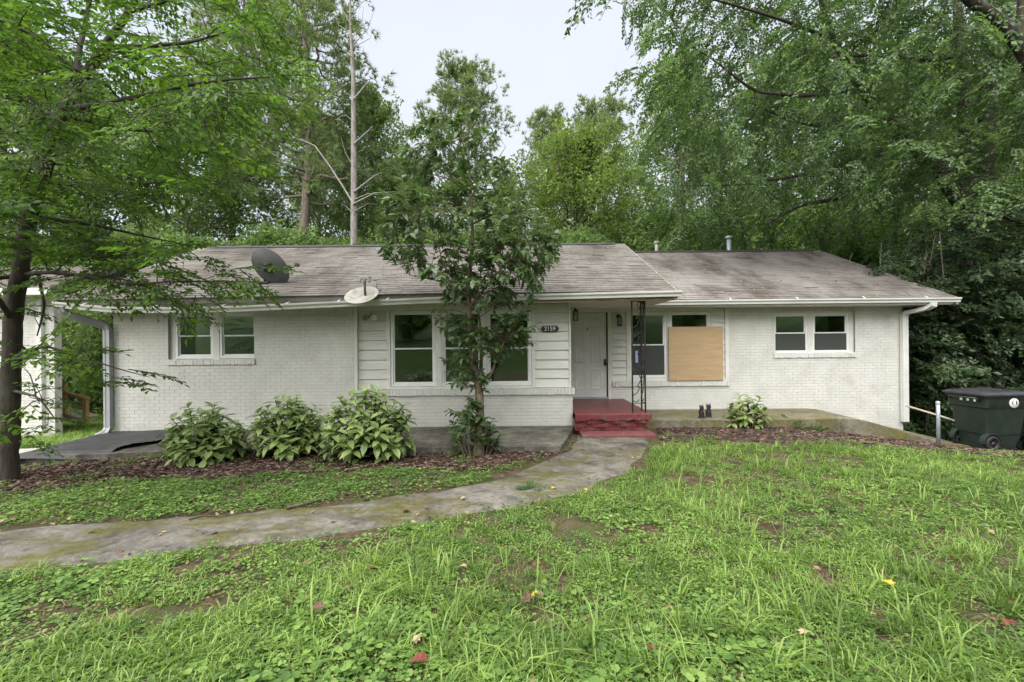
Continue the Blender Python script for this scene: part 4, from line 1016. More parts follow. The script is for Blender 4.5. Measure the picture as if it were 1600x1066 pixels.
def limb_tree(name, label, cat, base, limbs, regions, tpls, mleaf, mbark, seed, spray=.5, vr=.25, droop=.0, pull=None, up=.35, group=None, attach=1.6, extra=None):
    """Trunk and limbs given as polylines [(point, radius)...]; twigs reach from the nearest limb into the crown regions."""
    rng = np.random.default_rng(seed)
    root = empty(name, base, label, cat, group); wood = NB(); leaf = NB()
    pts = []
    for L in limbs:
        p = np.array([x[0] for x in L]); r = np.array([x[1] for x in L]); n = max(8, 5 * len(L))
        q = resample(np.column_stack([p, r]), n); k = np.arange(n)
        for _ in range(2): q[1:-1] = (q[:-2] + 2 * q[1:-1] + q[2:]) / 4
        q[1:-1, :3] += rng.normal(0, .006, (n - 2, 3)) * np.minimum(1, q[1:-1, 3:] * 12)
        wood.tube(q[:, :3], q[:, 3], 9); pts.append(q)
    LP = np.concatenate(pts)
    pos, D = [], []
    for (poly, y0, y1, n) in regions:
        poly = np.array(poly, float); lo, hi = poly.min(0), poly.max(0); got = 0
        while got < n:
            x, y = rng.uniform(lo[0], hi[0]), rng.uniform(lo[1], hi[1])
            if not in_poly(poly, np.array([x]), np.array([y]))[0]: continue
            c = P(x, y, rng.uniform(y0, y1)); pos.append(c); got += 1
    pos = np.array(pos)
    d0 = np.array([np.min(np.linalg.norm(LP[:, :3] - c, axis=1)) for c in pos]); pos = pos[np.argsort(d0)]
    buf = np.zeros((len(LP) + 2 * len(pos), 4)); buf[:len(LP)] = LP; nn = len(LP)
    for c in pos:
        q = buf[:nn]
        d = np.linalg.norm((q[:, :3] - c) * np.array([1, 1, .8]) + np.array([0, 0, .15]), axis=1) + .3 * (q[:, 2] > c[2] + .3); j = int(np.argmin(d)); a = q[j, :3].copy(); ra = q[j, 3]; v = c - a; ln = np.linalg.norm(v)
        mid = a + v * .5 + UP * ln * .10 + rng.normal(0, .05, 3) * min(ln, 1)
        r1 = min(ra * .7, .010 + .006 * ln)
        if ln > .06: wood.tube([a, a * .45 + mid * .55 + UP * ln * .02, mid, c], [r1, r1 * .85, r1 * .7, r1 * .4], 4)
        buf[nn] = (*mid, r1 * .7); buf[nn + 1] = (*c, r1 * .45); nn += 2
        D.append(unit(v + 1e-3) * 1.0)
    D = np.array(D); D[:, 2] *= .35
    D = D + rng.normal(0, .35, D.shape) * np.array([1, 1, .4]); D[:, 2] -= droop
    if pull is not None: D = D + np.array(pull)
    N = np.array([0, 0, 1.0]) + rng.normal(0, up, D.shape)
    scatter_sprays(leaf, wood, tpls, pos, D, N, spray * rng.uniform(.7, 1.25, len(pos)), vr, rng)
    wood.build('trunk', mbark, root, smooth=True); tag(leaf.build('foliage', mleaf, root), kind='stuff')
    return root

def forest_mesh(seed, H, r0, c0, prof, nb, e0, e1, tpls, ssc, nsp, spread=.22, lean=(0, 0), vr=.3):
    rng = np.random.default_rng(seed); wood, leaf = NB(), NB()
    t = np.linspace(0, 1, 12); w = np.cumsum(rng.normal(0, .012, (12, 2)), axis=0) * H * .5
    tp = np.column_stack([w[:, 0] + lean[0] * t * H, w[:, 1] + lean[1] * t * H, t * H - .5 * (t == 0)]); tr = r0 * (1 - t) ** .8 + .015; tr[0] *= 1.3
    wood.tube(tp, tr, 9)
    pos, D = [], []
    for i in range(nb):
        u = (i + rng.random()) / nb; h = c0 + (1 - c0) * u; b = np.array([np.interp(h, t, tp[:, k]) for k in range(3)]); rb = np.interp(h, t, tr)
        L = prof(u) * rng.uniform(.7, 1.12); az = i * 2.4 + rng.uniform(-.5, .5); el = e0 + (e1 - e0) * u + rng.uniform(-.15, .15)
        q = []
        for s in np.linspace(0, 1, 6):
            e_ = el + .25 * (s - .4) * (1 if e0 > 0 else .6); q.append(b + L * s * np.array([math.cos(az) * math.cos(e_), math.sin(az) * math.cos(e_), math.sin(e_)]))
        q = np.array(q) + np.concatenate([np.zeros((1, 3)), rng.normal(0, .035 * L, (5, 3))])
        wood.tube(q, np.linspace(max(.02, rb * .45), .012, 6), 5)
        for j in range(nsp):
            s = .25 + .75 * rng.random() ** .7; a = np.array([np.interp(s, np.linspace(0, 1, 6), q[:, k]) for k in range(3)])
            c = a + rng.normal(0, 1, 3) * L * spread * np.array([1, 1, .6]) * (1.15 - .5 * s)
            if j % 2 == 0: wood.tube([a, (a + c) / 2 + UP * .05, c], [.018, .012, .007], 3)
            pos.append(c); D.append(unit(c - b) + rng.normal(0, .35, 3))
    pos = np.array(pos); D = np.array(D); N = np.array([0, 0, 1.0]) + rng.normal(0, .35, D.shape)
    scatter_sprays(leaf, wood, tpls, pos, D, N, ssc * rng.uniform(.7, 1.3, len(pos)), vr, rng)
    return wood.mesh('trunk', smooth=True), leaf.mesh('foliage')

def round_prof(R): return lambda u: R * (math.sin(math.pi * min(1, .12 + .86 * u)) ** .7)
def cone_prof(R): return lambda u: R * ((1 - u) ** .75 * .95 + .12)
def pine_prof(R): return lambda u: R * (math.sin(math.pi * min(1, .22 + .74 * u)) ** .8) * (.75 + .25 * math.sin(u * 23))

KIND = {}
KIND['oak'] = (*forest_mesh(101, 14, .24, .22, round_prof(4.2), 52, .15, 1.0, CLM, .55, 17, .17), 'dec', 'barkpale')
KIND['ash'] = (*forest_mesh(102, 15, .22, .18, round_prof(3.6), 50, .3, 1.1, CLM, .5, 17, .17), 'dec', 'barkpale')
KIND['maple'] = (*forest_mesh(103, 10, .2, .25, round_prof(3.8), 46, .25, 1.0, CLM, .42, 20, .16), 'decbright', 'bark')
KIND['pine'] = (*forest_mesh(104, 20, .26, .45, pine_prof(4.6), 62, .1, .6, PIN, .68, 17, .15), 'pine', 'barkpale')
KIND['pine2'] = (*forest_mesh(105, 24, .3, .38, pine_prof(4.4), 80, -.05, .65, PIN, .70, 18, .17), 'pine', 'barkpale')
KIND['thicket'] = (*forest_mesh(106, 6, .1, .06, round_prof(3.0), 46, .2, 1.1, CLM, .46, 18, .22), 'dec', 'bark')
def forest(kind, name, px, Y, H, label, cat='tree', group=None, rz=0, wide=1.0, z=None):
    """a tree of a kind standing where the sight line px meets distance Y, H metres tall"""
    tm, lm, lmat, bm = KIND[kind]; src = {'oak': 14, 'ash': 15, 'maple': 10, 'pine': 20, 'pine2': 24, 'thicket': 6}[kind]
    x = (px - 800) / FPX * Y
    r = empty(name, (x, Y, gz(x, Y) - .1 if z is None else z), label, cat, group, (0, 0, rz)); s = H / src; r.scale = (s * wide, s * wide, s)
    link('trunk', tm, M[bm], r); tag(link('foliage', lm, M[lmat], r), kind='stuff')
    return r
def topz(py, px, Y): return P(px, py, Y)[2] + .6

G = 'woodland trees behind the house'
forest('pine2', 'pine_tree', 462, 23, 27, 'tall pine behind the dark satellite dish, crown running out of frame', group=G, rz=.4, wide=.9)
forest('pine2', 'pine_tree', 380, 27, 26, 'tall pine behind the foreground hornbeam tips, left of the thick-trunked pine', group=G, rz=2.2, wide=.9)
forest('ash', 'ash_tree', 590, 27, topz(150, 585, 27), 'leafy tree directly behind the bare dead trunk', group=G, rz=1.0, wide=.85)
forest('pine', 'pine_tree', 706, 30, topz(112, 706, 30), 'pine with open crown against the sky above the glossy front yard tree', group=G, rz=.3, wide=.95)
forest('maple', 'maple_tree', 900, 21.5, topz(242, 900, 21.5), 'bright yellow-green tree behind the ridge above the front door', group=G, rz=.8, wide=.95)
forest('pine', 'pine_tree', 866, 36, topz(180, 866, 36), 'pine top behind the bright green tree, its left one', group=G, rz=1.9, wide=.8)
forest('pine', 'pine_tree', 952, 34, topz(176, 952, 34), 'pine top behind the bright green tree, its right one', group=G, rz=4.0, wide=1.0)
forest('ash', 'ash_tree', 1075, 24, 17, 'tall leafy tree behind the vent pipes', group=G, rz=2.0)
forest('oak', 'oak_tree', 1230, 26, 19, 'leafy tree behind the end of the wing ridge', group=G, rz=3.0)
forest('oak', 'oak_tree', 1420, 24, 18, 'leafy tree behind the leaning elm limbs', group=G, rz=4.2)
forest('ash', 'ash_tree', 1620, 21, 17, 'leafy tree beyond the hedge at the right frame edge', group=G, rz=.2)
forest('oak', 'oak_tree', 290, 24, 16, 'leafy tree above the left end of the house roof', group=G, rz=5.0)
forest('ash', 'ash_tree', 160, 22, 15, 'leafy tree above the gap between house and outbuilding', group=G, rz=1.4)
forest('oak', 'oak_tree', 10, 21, 17, 'leafy tree above the outbuilding roof', group=G, rz=2.7)
forest('ash', 'ash_tree', 500, 34, 19, 'distant leafy tree between the thick pine and the dead trunk', group=G, rz=3.6)
forest('oak', 'oak_tree', 640, 38, 17, 'distant leafy tree under the open-crowned pine', group=G, rz=.9)
forest('ash', 'ash_tree', 780, 40, 16, 'distant leafy tree in the dip of the treeline', group=G, rz=4.4)
for i, (px, Y, H, w, lb) in enumerate(((330, 19, 6.3, 1.0, 'dense thicket behind the left half of the roof ridge'), (430, 20.5, 7, 1.1, 'dense thicket behind the dark satellite dish'), (530, 20.5, 6.5, 1.0, 'dense thicket at the foot of the dead trunk'),
        (650, 21, 7.0, 1.1, 'dense thicket behind the crown of the front yard tree'), (770, 22, 7.2, 1.1, 'dense thicket behind the middle of the main ridge'), (900, 19.5, 6.3, 1.0, 'dense thicket below the bright green tree'),
        (1010, 21, 7.5, 1.1, 'dense thicket behind the shorter vent pipe'), (1130, 22.5, 8.5, 1.1, 'dense thicket behind the taller vent pipe'), (1260, 22, 8.5, 1.1, 'dense thicket behind the wing ridge end'),
        (1350, 20, 8, 1.2, 'dense thicket behind the wing roof slope'), (125, 18.5, 5.2, .8, 'dark thicket beyond the timber ramp'), (215, 18, 6.5, .9, 'dense thicket behind the house gable end'), (40, 19, 6.5, 1.0, 'dense thicket behind the outbuilding'), (85, 20, 5.5, .9, 'dark thicket beside the ramp stairs'))):
    forest('thicket', 'thicket_shrub', px, Y, H, lb, 'shrub', 'thickets behind the house', rz=i * 1.3, wide=w)
# trees up the slope behind the camera: they show in the window panes
for i, (x, y, H, k) in enumerate(((-13, -17, 15, 'oak'), (-5.5, -15, 13, 'ash'), (-1, -24, 15, 'oak'), (5, -17, 13, 'ash'), (11, -21, 15, 'oak'), (20, -16, 14, 'ash'), (-21, -20, 15, 'oak'), (29, -20, 15, 'oak'))):
    tm, lm, lmat, bm = KIND[k]; r = empty('slope_tree', (x, y, gz(x, y) - .2), 'tree on the grassy slope across from the house, mirrored in the panes', 'tree', 'trees on the slope facing the house', (0, 0, i * 1.1)); s = H / (14 if k == 'oak' else 15); r.scale = (s, s, s)
    link('trunk', tm, M[bm], r); tag(link('foliage', lm, M[lmat], r), kind='stuff')

for i, (x, y, H, w) in enumerate(((-15, -12, 4.5, .9), (-10.5, -10.5, 3.6, .9), (-6.6, -11.5, 4.6, .75), (-2.6, -10.5, 3.2, .8), (.9, -12.5, 4.8, .7), (4.2, -10.5, 3.4, .8), (8.2, -12, 4.8, .8), (12.5, -10.5, 3.8, .9), (17.5, -12, 4.8, .9), (22.5, -11, 4.2, .9))):
    tm, lm, lmat, bm = KIND['thicket']; r = empty('slope_shrub', (x, y, gz(x, y) - .1), 'bush on the grassy slope across from the house, mirrored in the panes', 'shrub', 'bushes on the slope facing the house', (0, 0, i * 1.7)); q_ = H / 6; r.scale = (q_ * w, q_ * w, q_)
    link('trunk', tm, M[bm], r); tag(link('foliage', lm, M[lmat], r), kind='stuff')

# far wood that closes the horizon
rng = np.random.default_rng(77); nb = NB(); k = 1500
far = np.column_stack([rng.uniform(-95, 95, k), rng.uniform(44, 62, k), rng.uniform(-1, 1, k)]); far[:, 2] = -.6 + rng.random(k) ** .8 * (11 + 3 * np.sin(far[:, 0] * .21) + 2 * np.sin(far[:, 0] * .67))
scatter_sprays(nb, NB(), CLM, far, rng.normal(0, 1, (k, 3)), np.array([0, 0, 1.0]) + rng.normal(0, .3, (k, 3)), 1.9 * rng.uniform(.7, 1.3, k), .3, rng)
tag(nb.build('distant_forest', M['dec']), 'far-off band of woodland closing the view', 'forest', kind='stuff')

# dead tree
r_ = empty('dead_tree', P(552, 560, 19.5), 'bare dead pine trunk with broken branches behind the main roof', 'tree')
DY = 19.5; tk = NB()
tl = [(P(553, 560, DY), .22), (P(553, 380, DY), .20), (P(553, 250, DY), .17), (P(552, 120, DY), .12), (P(548, 50, DY), .08), (P(546, -30, DY), .04), (P(545, -60, DY), .01)]
tk.tube([p for p, _ in tl], [r * .72 for _, r in tl], 9)
for pts, r in (([(553, 300), (585, 275), (595, 270)], .05), ([(554, 318), (585, 302), (620, 300)], .055), ([(554, 312), (575, 303), (600, 305), (640, 300)], .04), ([(553, 225), (575, 205), (582, 198)], .05), ([(553, 155), (572, 132), (576, 128)], .055), ([(552, 70), (575, 45), (583, 20)], .03), ([(550, 60), (565, 40), (568, 10)], .025), ([(549, 40), (535, 15), (530, -10)], .03), ([(548, 30), (560, 10), (562, -15)], .022), ([(551, 90), (535, 75), (528, 60)], .025), ([(552, 75), (578, 60), (583, 45)], .02),
               ([(553, 320), (535, 290), (512, 255), (492, 228), (470, 218), (455, 217)], .06), ([(553, 335), (540, 322), (533, 318)], .02), ([(554, 330), (575, 318), (590, 320)], .03), ([(550, 20), (570, 0), (580, -20)], .02), ([(551, 55), (530, 40), (520, 20)], .02), ([(553, 190), (540, 180), (530, 182)], .02), ([(553, 260), (540, 240), (533, 215)], .022)):
    q = [P(a, b, DY - .15 + .25 * k) for k, (a, b) in enumerate(pts)]; tk.tube(q, np.linspace(r * .75, r * .25, len(q)), 6)
tk.build('trunk', M['deadwood'], r_, smooth=True)

# foreground hornbeam on the left
hb = hit(12, 752); HY = hb[1]
def L(*pts): return [(P(px, py, HY + dy), r) for px, py, dy, r in pts]
limbs = [[(np.array([hb[0] - .03, hb[1], hb[2] - .15]), .13), (np.array([hb[0], hb[1], hb[2] + .12]), .108)] + L((16, 620, 0, .100), (22, 480, -.02, .092), (42, 350, -.1, .082), (68, 265, -.15, .076), (92, 190, -.2, .07), (105, 165, -.2, .064)),
         L((100, 175, -.2, .06), (132, 118, -.3, .055), (165, 70, -.35, .045), (205, 15, -.4, .036), (230, -60, -.4, .025), (240, -140, -.4, .01)),
         L((122, 130, -.25, .04), (120, 90, -.2, .032), (135, 30, .1, .025), (150, -60, .2, .012)),
         L((104, 172, -.2, .04), (165, 162, -.4, .032), (225, 150, -.6, .026), (285, 134, -.8, .02), (350, 125, -.9, .013), (430, 120, -1.0, .005)),
         L((160, 75, -.35, .03), (240, 72, -.2, .024), (300, 66, .1, .018), (355, 50, .3, .012), (400, 20, .4, .005)),
         L((95, 182, -.2, .03), (150, 192, .2, .025), (215, 205, .6, .018), (270, 205, .9, .008)),
         L((98, 180, -.2, .03), (60, 175, .3, .022), (20, 215, .6, .015), (-40, 240, .8, .006)),
         L((45, 340, -.1, .04), (95, 345, .1, .03), (150, 352, .3, .022), (220, 368, .5, .014), (300, 385, .7, .006)),
         L((28, 430, 0, .03), (75, 425, -.2, .024), (135, 432, -.4, .019), (200, 445, -.6, .013), (270, 440, -.7, .010), (400, 440, -.9, .004)),
         L((30, 432, 0, .03), (-30, 436, -.3, .022), (-90, 430, -.5, .012)),
         L((20, 505, 0, .035), (0, 470, -.3, .03), (-35, 440, -.5, .02)),
         L((18, 560, 0, .03), (70, 540, -.25, .016), (120, 556, -.4, .012), (180, 575, -.5, .008), (235, 590, -.5, .003)),
         L((60, 430, -.15, .02), (70, 480, -.2, .014), (58, 525, -.2, .007)),
         L((17, 610, 0, .02), (60, 620, -.3, .012), (90, 660, -.4, .005)),
         L((128, 122, -.3, .03), (60, 60, -.6, .02), (0, 30, -.8, .012), (-60, 20, -.9, .005)),
         L((200, 20, -.4, .02), (300, -10, -.6, .014), (390, -30, -.7, .005)), L((60, 290, -.15, .03), (0, 290, .3, .02), (-60, 280, .5, .008))]
regions = [([(-160, -130), (430, -130), (445, 40), (470, 130), (450, 195), (395, 215), (345, 300), (250, 325), (120, 345), (-160, 350)], HY - 1.6, HY + 1.5, 640),
           ([(-120, 365), (60, 358), (200, 370), (300, 390), (380, 420), (430, 452), (370, 468), (310, 480), (220, 450), (0, 425), (-120, 430)], HY - 1.0, HY + .7, 150),
           ([(30, 540), (150, 545), (238, 590), (215, 612), (120, 590), (30, 575)], HY - .6, HY + .1, 13), ([(35, 590), (90, 600), (105, 695), (55, 690)], HY - .5, HY, 8), ([(-60, 440), (50, 440), (60, 540), (-60, 540)], HY - .5, HY + .5, 10)]
limb_tree('hornbeam_tree', 'slender dark-trunked tree with layered leaves at the left front corner', 'tree', hb, limbs, regions, SPR, M['hornbeam'], M['bark'], 9, .52, .35, .22, (.25, -.05, 0), .22)

# big elm on the right
EY = 14.0
def E(*pts): return [(P(px, py, Y), r) for px, py, Y, r in pts]
limbs = [E((1508, 640, 14, .34), (1510, 400, 14, .27), (1510, 270, 14, .23), (1508, 150, 13.8, .19), (1500, 60, 13.6, .14), (1490, -80, 13.3, .05)),
         E((1512, 330, 14, .22), (1470, 275, 13.7, .19), (1400, 205, 13.2, .16), (1345, 140, 12.7, .12), (1300, 60, 12.2, .08), (1270, -40, 11.8, .03)),
         E((1510, 300, 14, .2), (1440, 235, 14.5, .14), (1390, 190, 15, .1), (1300, 120, 15.5, .05)),
         E((1540, 640, 13, .3), (1538, 250, 13, .2), (1545, 100, 12.6, .16), (1570, -60, 12, .06)),
         E((1690, 700, 10.5, .28), (1675, 300, 10.5, .22), (1622, 110, 10.3, .19), (1592, 62, 10.2, .16), (1560, 30, 10.0, .13), (1520, 5, 9.8, .11), (1460, -50, 9.5, .06)), E((1598, 75, 10.2, .13), (1600, -60, 10.2, .08)),
         E((1505, 85, 13.6, .1), (1450, 95, 12.8, .07), (1380, 85, 12, .045), (1300, 90, 11.4, .02)),
         E((1345, 140, 12.7, .08), (1260, 150, 12.2, .05), (1180, 145, 11.8, .035), (1110, 90, 11.4, .02), (1060, 60, 11.2, .008)),
         E((1400, 200, 13.2, .09), (1320, 310, 13.8, .07), (1250, 320, 14, .05), (1200, 350, 14.2, .02)),
         E((1390, 195, 13.1, .07), (1250, 195, 13.6, .05), (1150, 150, 14, .03), (1060, 150, 14.4, .012)),
         E((1420, 220, 13.4, .07), (1280, 270, 13.5, .05), (1150, 290, 13.8, .035), (1060, 290, 14.3, .012)),
         E((1300, 60, 12.2, .05), (1190, 20, 11.6, .035), (1080, -10, 11, .02), (960, -30, 10, .008)),
         E((1600, 345, 10.6, .09), (1560, 335, 10.8, .06), (1520, 330, 11, .03), (1440, 335, 11.2, .012))]
regions = [([(1010, -130), (1700, -130), (1700, 300), (1500, 300), (1400, 290), (1200, 290), (1045, 300), (1015, 290), (1005, 235), (1028, 190), (1008, 130), (1018, 80)], 11.0, 15.5, 1500),
           ([(1010, 280), (1500, 270), (1500, 330), (1400, 372), (1200, 388), (1045, 385)], 15.2, 18, 330),
           ([(1250, -130), (1700, -130), (1700, 300), (1420, 330), (1250, 250)], 9.6, 11.5, 240),
           ([(930, -40), (1010, -40), (1003, 8), (950, 28)], 9.8, 10.4, 9), ([(985, 95), (1010, 95), (1010, 125), (985, 122)], 11, 12, 4)]
limb_tree('elm_tree', 'huge spreading tree with drooping leafy branches above the right wing', 'tree', np.array([E((1508, 640, 14, 0))[0][0][0], 14, -.7]), limbs, regions, SPRE, M['elm'], M['bark'], 10, .95, .35, .45, (-.35, -.15, -.1), .4, attach=1.2)

# evergreen hedge mass at the right end of the house
rng = np.random.default_rng(31)
hd = empty('hedge_shrub', (12.5, 12.2, -.9), 'tall dark evergreen hedge behind the bins beside the house end', 'hedge')
leaf, wood = NB(), NB(); n = 2700
c = np.column_stack([rng.uniform(9.75, 17.5, n), 11.0 + rng.random(n) ** 1.5 * 3.0, rng.random(n) ** .9])
c[:, 2] = -.9 + c[:, 2] * (5.6 + .7 * np.sin(c[:, 0] * 1.7) + .5 * np.sin(c[:, 0] * 4.1)) ; c[:, 1] += .5 * np.sin(c[:, 0] * 2.3 + c[:, 2]) - .05 * c[:, 2]
c[:, 0] += .35 * (c[:, 0] < 10.4) * (rng.random(n))
D = np.column_stack([rng.normal(-.1, .6, n), -np.abs(rng.normal(.6, .5, n)), rng.normal(-.15, .35, n)])
scatter_sprays(leaf, wood, SPRH, c, D, np.array([0, -.35, 1.0]) + rng.normal(0, .45, (n, 3)), .60 * rng.uniform(.7, 1.25, n), .4, rng)
for k in range(26):
    x = 10 + k * .29; y = rng.uniform(11.4, 13.2); q = np.cumsum(np.vstack([[x, y, -1.0], rng.normal(0, .16, (6, 3)) + [0, 0, .95]]), axis=0); wood.tube(q, np.linspace(.05, .01, 7), 5)
wood.build('stem', M['barkpale'], hd, smooth=True); tag(leaf.build('foliage', M['hedge'], hd), kind='stuff')
rng2 = np.random.default_rng(32)
for k, (x, y, h, s) in enumerate(((10.1, 10.2, .9, .4), (11.0, 9.9, 1.1, .45))):
    pass

# ------------------------------------------------------------------ glossy front-yard tree (single leaves as parts near the camera)
def big_leaf(L, W, curl, fold):
    xs = [0, .28, .6, 1]; ws = [0, .42, .38, 0]; V = []; 
    for x, w in zip(xs, ws):
        z = -curl * x * x * L
        if w == 0: V.append((x * L, 0, z))
        else: V += [(x * L, -w * W, z + fold * W), (x * L, 0, z), (x * L, w * W, z + fold * W)]
    F = [(0, 1, 2), (0, 2, 3), (1, 4, 5, 2), (2, 5, 6, 3), (4, 7, 5), (5, 7, 6)]
    me = bpy.data.meshes.new('leaf'); me.from_pydata(V, [], F); me.update(); me.polygons.foreach_set('use_smooth', [True] * 6)
    at = me.attributes.new('v', 'FLOAT', 'POINT'); at.data.foreach_set('value', [.5] * len(V))
    return me
def mat_frame(d, n, p, s):
    f = frames(np.array([d]), np.array([n]))[0]
    m = Matrix(((f[0, 0] * s, f[0, 1] * s, f[0, 2] * s, p[0]), (f[1, 0] * s, f[1, 1] * s, f[1, 2] * s, p[1]), (f[2, 0] * s, f[2, 1] * s, f[2, 2] * s, p[2]), (0, 0, 0, 1))); return m

cb = hit(748, 712); CY = cb[1]
rng = np.random.default_rng(55)
cr = empty('camellia_tree', cb, 'small glossy evergreen tree in the bed before the triple window', 'tree')
def C(*pts): return [(P(px, py, CY + dy), r) for px, py, dy, r in pts]
limbs = [[(cb - UP * .1, .10)] + C((748, 690, 0, .075), (750, 650, 0, .068), (749, 610, 0, .064), (746, 598, 0, .06)),
         C((747, 600, 0, .05), (738, 560, 0, .042), (733, 500, 0, .038), (733, 430, .05, .034), (738, 390, .05, .03), (738, 340, .0, .024), (735, 280, 0, .018), (730, 220, 0, .01), (728, 175, 0, .004)),
         C((749, 600, 0, .04), (752, 570, .1, .03), (752, 520, .2, .022), (745, 470, .2, .015), (752, 420, .2, .008)),
         C((750, 602, 0, .03), (768, 585, -.1, .022), (776, 560, -.2, .015), (790, 530, -.3, .006)),
         C((735, 480, 0, .022), (748, 462, -.2, .018), (775, 430, -.3, .014), (800, 400, -.4, .009), (840, 370, -.5, .004)),
         C((738, 400, .05, .02), (700, 380, .1, .015), (660, 370, .2, .01), (620, 375, .2, .004)),
         C((738, 350, 0, .018), (780, 330, -.1, .013), (820, 335, -.2, .008), (865, 360, -.2, .003)),
         C((735, 300, 0, .016), (700, 270, .1, .012), (665, 225, .2, .007), (635, 195, .3, .003)),
         C((734, 290, 0, .014), (770, 260, .0, .010), (790, 230, .1, .005)), C((733, 440, 0, .018), (690, 440, -.4, .012), (640, 430, -.6, .005)), C((737, 380, 0, .018), (790, 380, .4, .012), (850, 400, .6, .005)), C((733, 330, 0, .016), (690, 330, -.5, .011), (640, 330, -.7, .004)), C((734, 260, 0, .012), (720, 215, -.3, .007), (700, 185, -.4, .003))]
wood = NB(); pts = []
for Lm in limbs:
    q = resample(np.array([np.append(p, r) for p, r in Lm]), max(8, 4 * len(Lm)))
    for _ in range(2): q[1:-1] = (q[:-2] + 2 * q[1:-1] + q[2:]) / 4
    wood.tube(q[:, :3], q[:, 3], 9); pts.append(q)
LP = np.concatenate(pts)
regions = [([(640, 195), (690, 175), (745, 165), (790, 225), (800, 290), (640, 300), (610, 240)], -.6, .6, 95), ([(600, 290), (800, 280), (880, 370), (870, 420), (800, 440), (700, 450), (600, 400), (585, 345)], -1.1, 1.0, 360),
           ([(690, 440), (800, 440), (845, 420), (848, 470), (800, 480), (690, 480)], -.6, .6, 50), ([(675, 480), (760, 500), (840, 480), (845, 530), (790, 560), (690, 560)], -.5, .4, 75), ([(690, 560), (770, 560), (765, 600), (700, 600)], -.3, .3, 14), ([(722, 590), (770, 590), (760, 640), (730, 640)], -.25, .1, 10), ([(700, 640), (735, 640), (785, 650), (780, 690), (700, 690)], -.3, .3, 40)]
tips = []
for poly, a, b, n in regions:
    poly = np.array(poly, float); lo, hi = poly.min(0), poly.max(0); g = 0
    while g < n:
        x, y = rng.uniform(lo[0], hi[0]), rng.uniform(lo[1], hi[1])
        if in_poly(poly, np.array([x]), np.array([y]))[0]: tips.append(P(x, y, CY + rng.uniform(a, b))); g += 1
leafP, leafD, leafN = [], [], []
for c in tips:
    if c[2] < cb[2] + .55: a = np.array([c[0] * .5 + cb[0] * .5, c[1], cb[2]]); rr0 = .006
    else:
        d = np.linalg.norm((LP[:, :3] - c) + UP * .1, axis=1); j = int(np.argmin(d)); a = LP[j, :3]; rr0 = min(.009, LP[j, 3] * .6)
    v = c - a; mid = a + v * .5 + UP * .04; wood.tube([a, mid, c], [rr0, .0045, .0025], 4)
    ax = unit(v + np.array([0, 0, .05 * np.linalg.norm(v)])); nl = rng.integers(9, 15)
    for k in range(nl):
        u = 1 - .55 * (k / nl) ** 1.2 if np.linalg.norm(v) > .25 else rng.uniform(.3, 1)
        p = a + v * u; ph = k * 2.4 + rng.uniform(-.4, .4); s1 = unit(np.cross(ax, UP + .01)); s2 = np.cross(s1, ax)
        d = unit(ax * rng.uniform(.35, .9) + (s1 * math.cos(ph) + s2 * math.sin(ph) * .6) * .9 + np.array([0, 0, -.25]))
        leafP.append(p); leafD.append(d); leafN.append(unit(UP + rng.normal(0, .35, 3)))
leafP, leafD, leafN = map(np.array, (leafP, leafD, leafN))
wood.build('trunk', M['barkcam'], cr, smooth=True)
lv = [big_leaf(.125, .066, .18, .12), big_leaf(.11, .062, .05, .2), big_leaf(.135, .068, .3, .08)]
for k, me in enumerate(lv): me.materials.append(M['camellia']); me.attributes['v'].data.foreach_set('value', [.35 + .2 * k] * len(me.vertices))
order = np.argsort(leafP[:, 1]); ind = set(order[:300].tolist()); restl = NB()
for k in order[:300]:
    o = bpy.data.objects.new('leaf', lv[k % 3]); COL.objects.link(o); o.parent = cr; o.matrix_local = mat_frame(leafD[k], leafN[k], leafP[k] - ORG[cr.name], rng.uniform(.8, 1.2))
rest_i = order[300:]
for j in range(3):
    ii = rest_i[rest_i % 3 == j]; me = lv[j]
    V = np.array([v.co for v in me.vertices]); T = []
    for p in me.polygons:
        w = list(p.vertices); T += [(w[0], w[i], w[i + 1]) for i in range(1, len(w) - 1)]
    place(restl, (V, np.array(T), np.full(len(V), .5)), leafP[ii], frames(leafD[ii], leafN[ii]), rng.uniform(.8, 1.2, len(ii)), .6, rng)
tag(restl.build('foliage', M['camellia'], cr, smooth=True), kind='stuff')

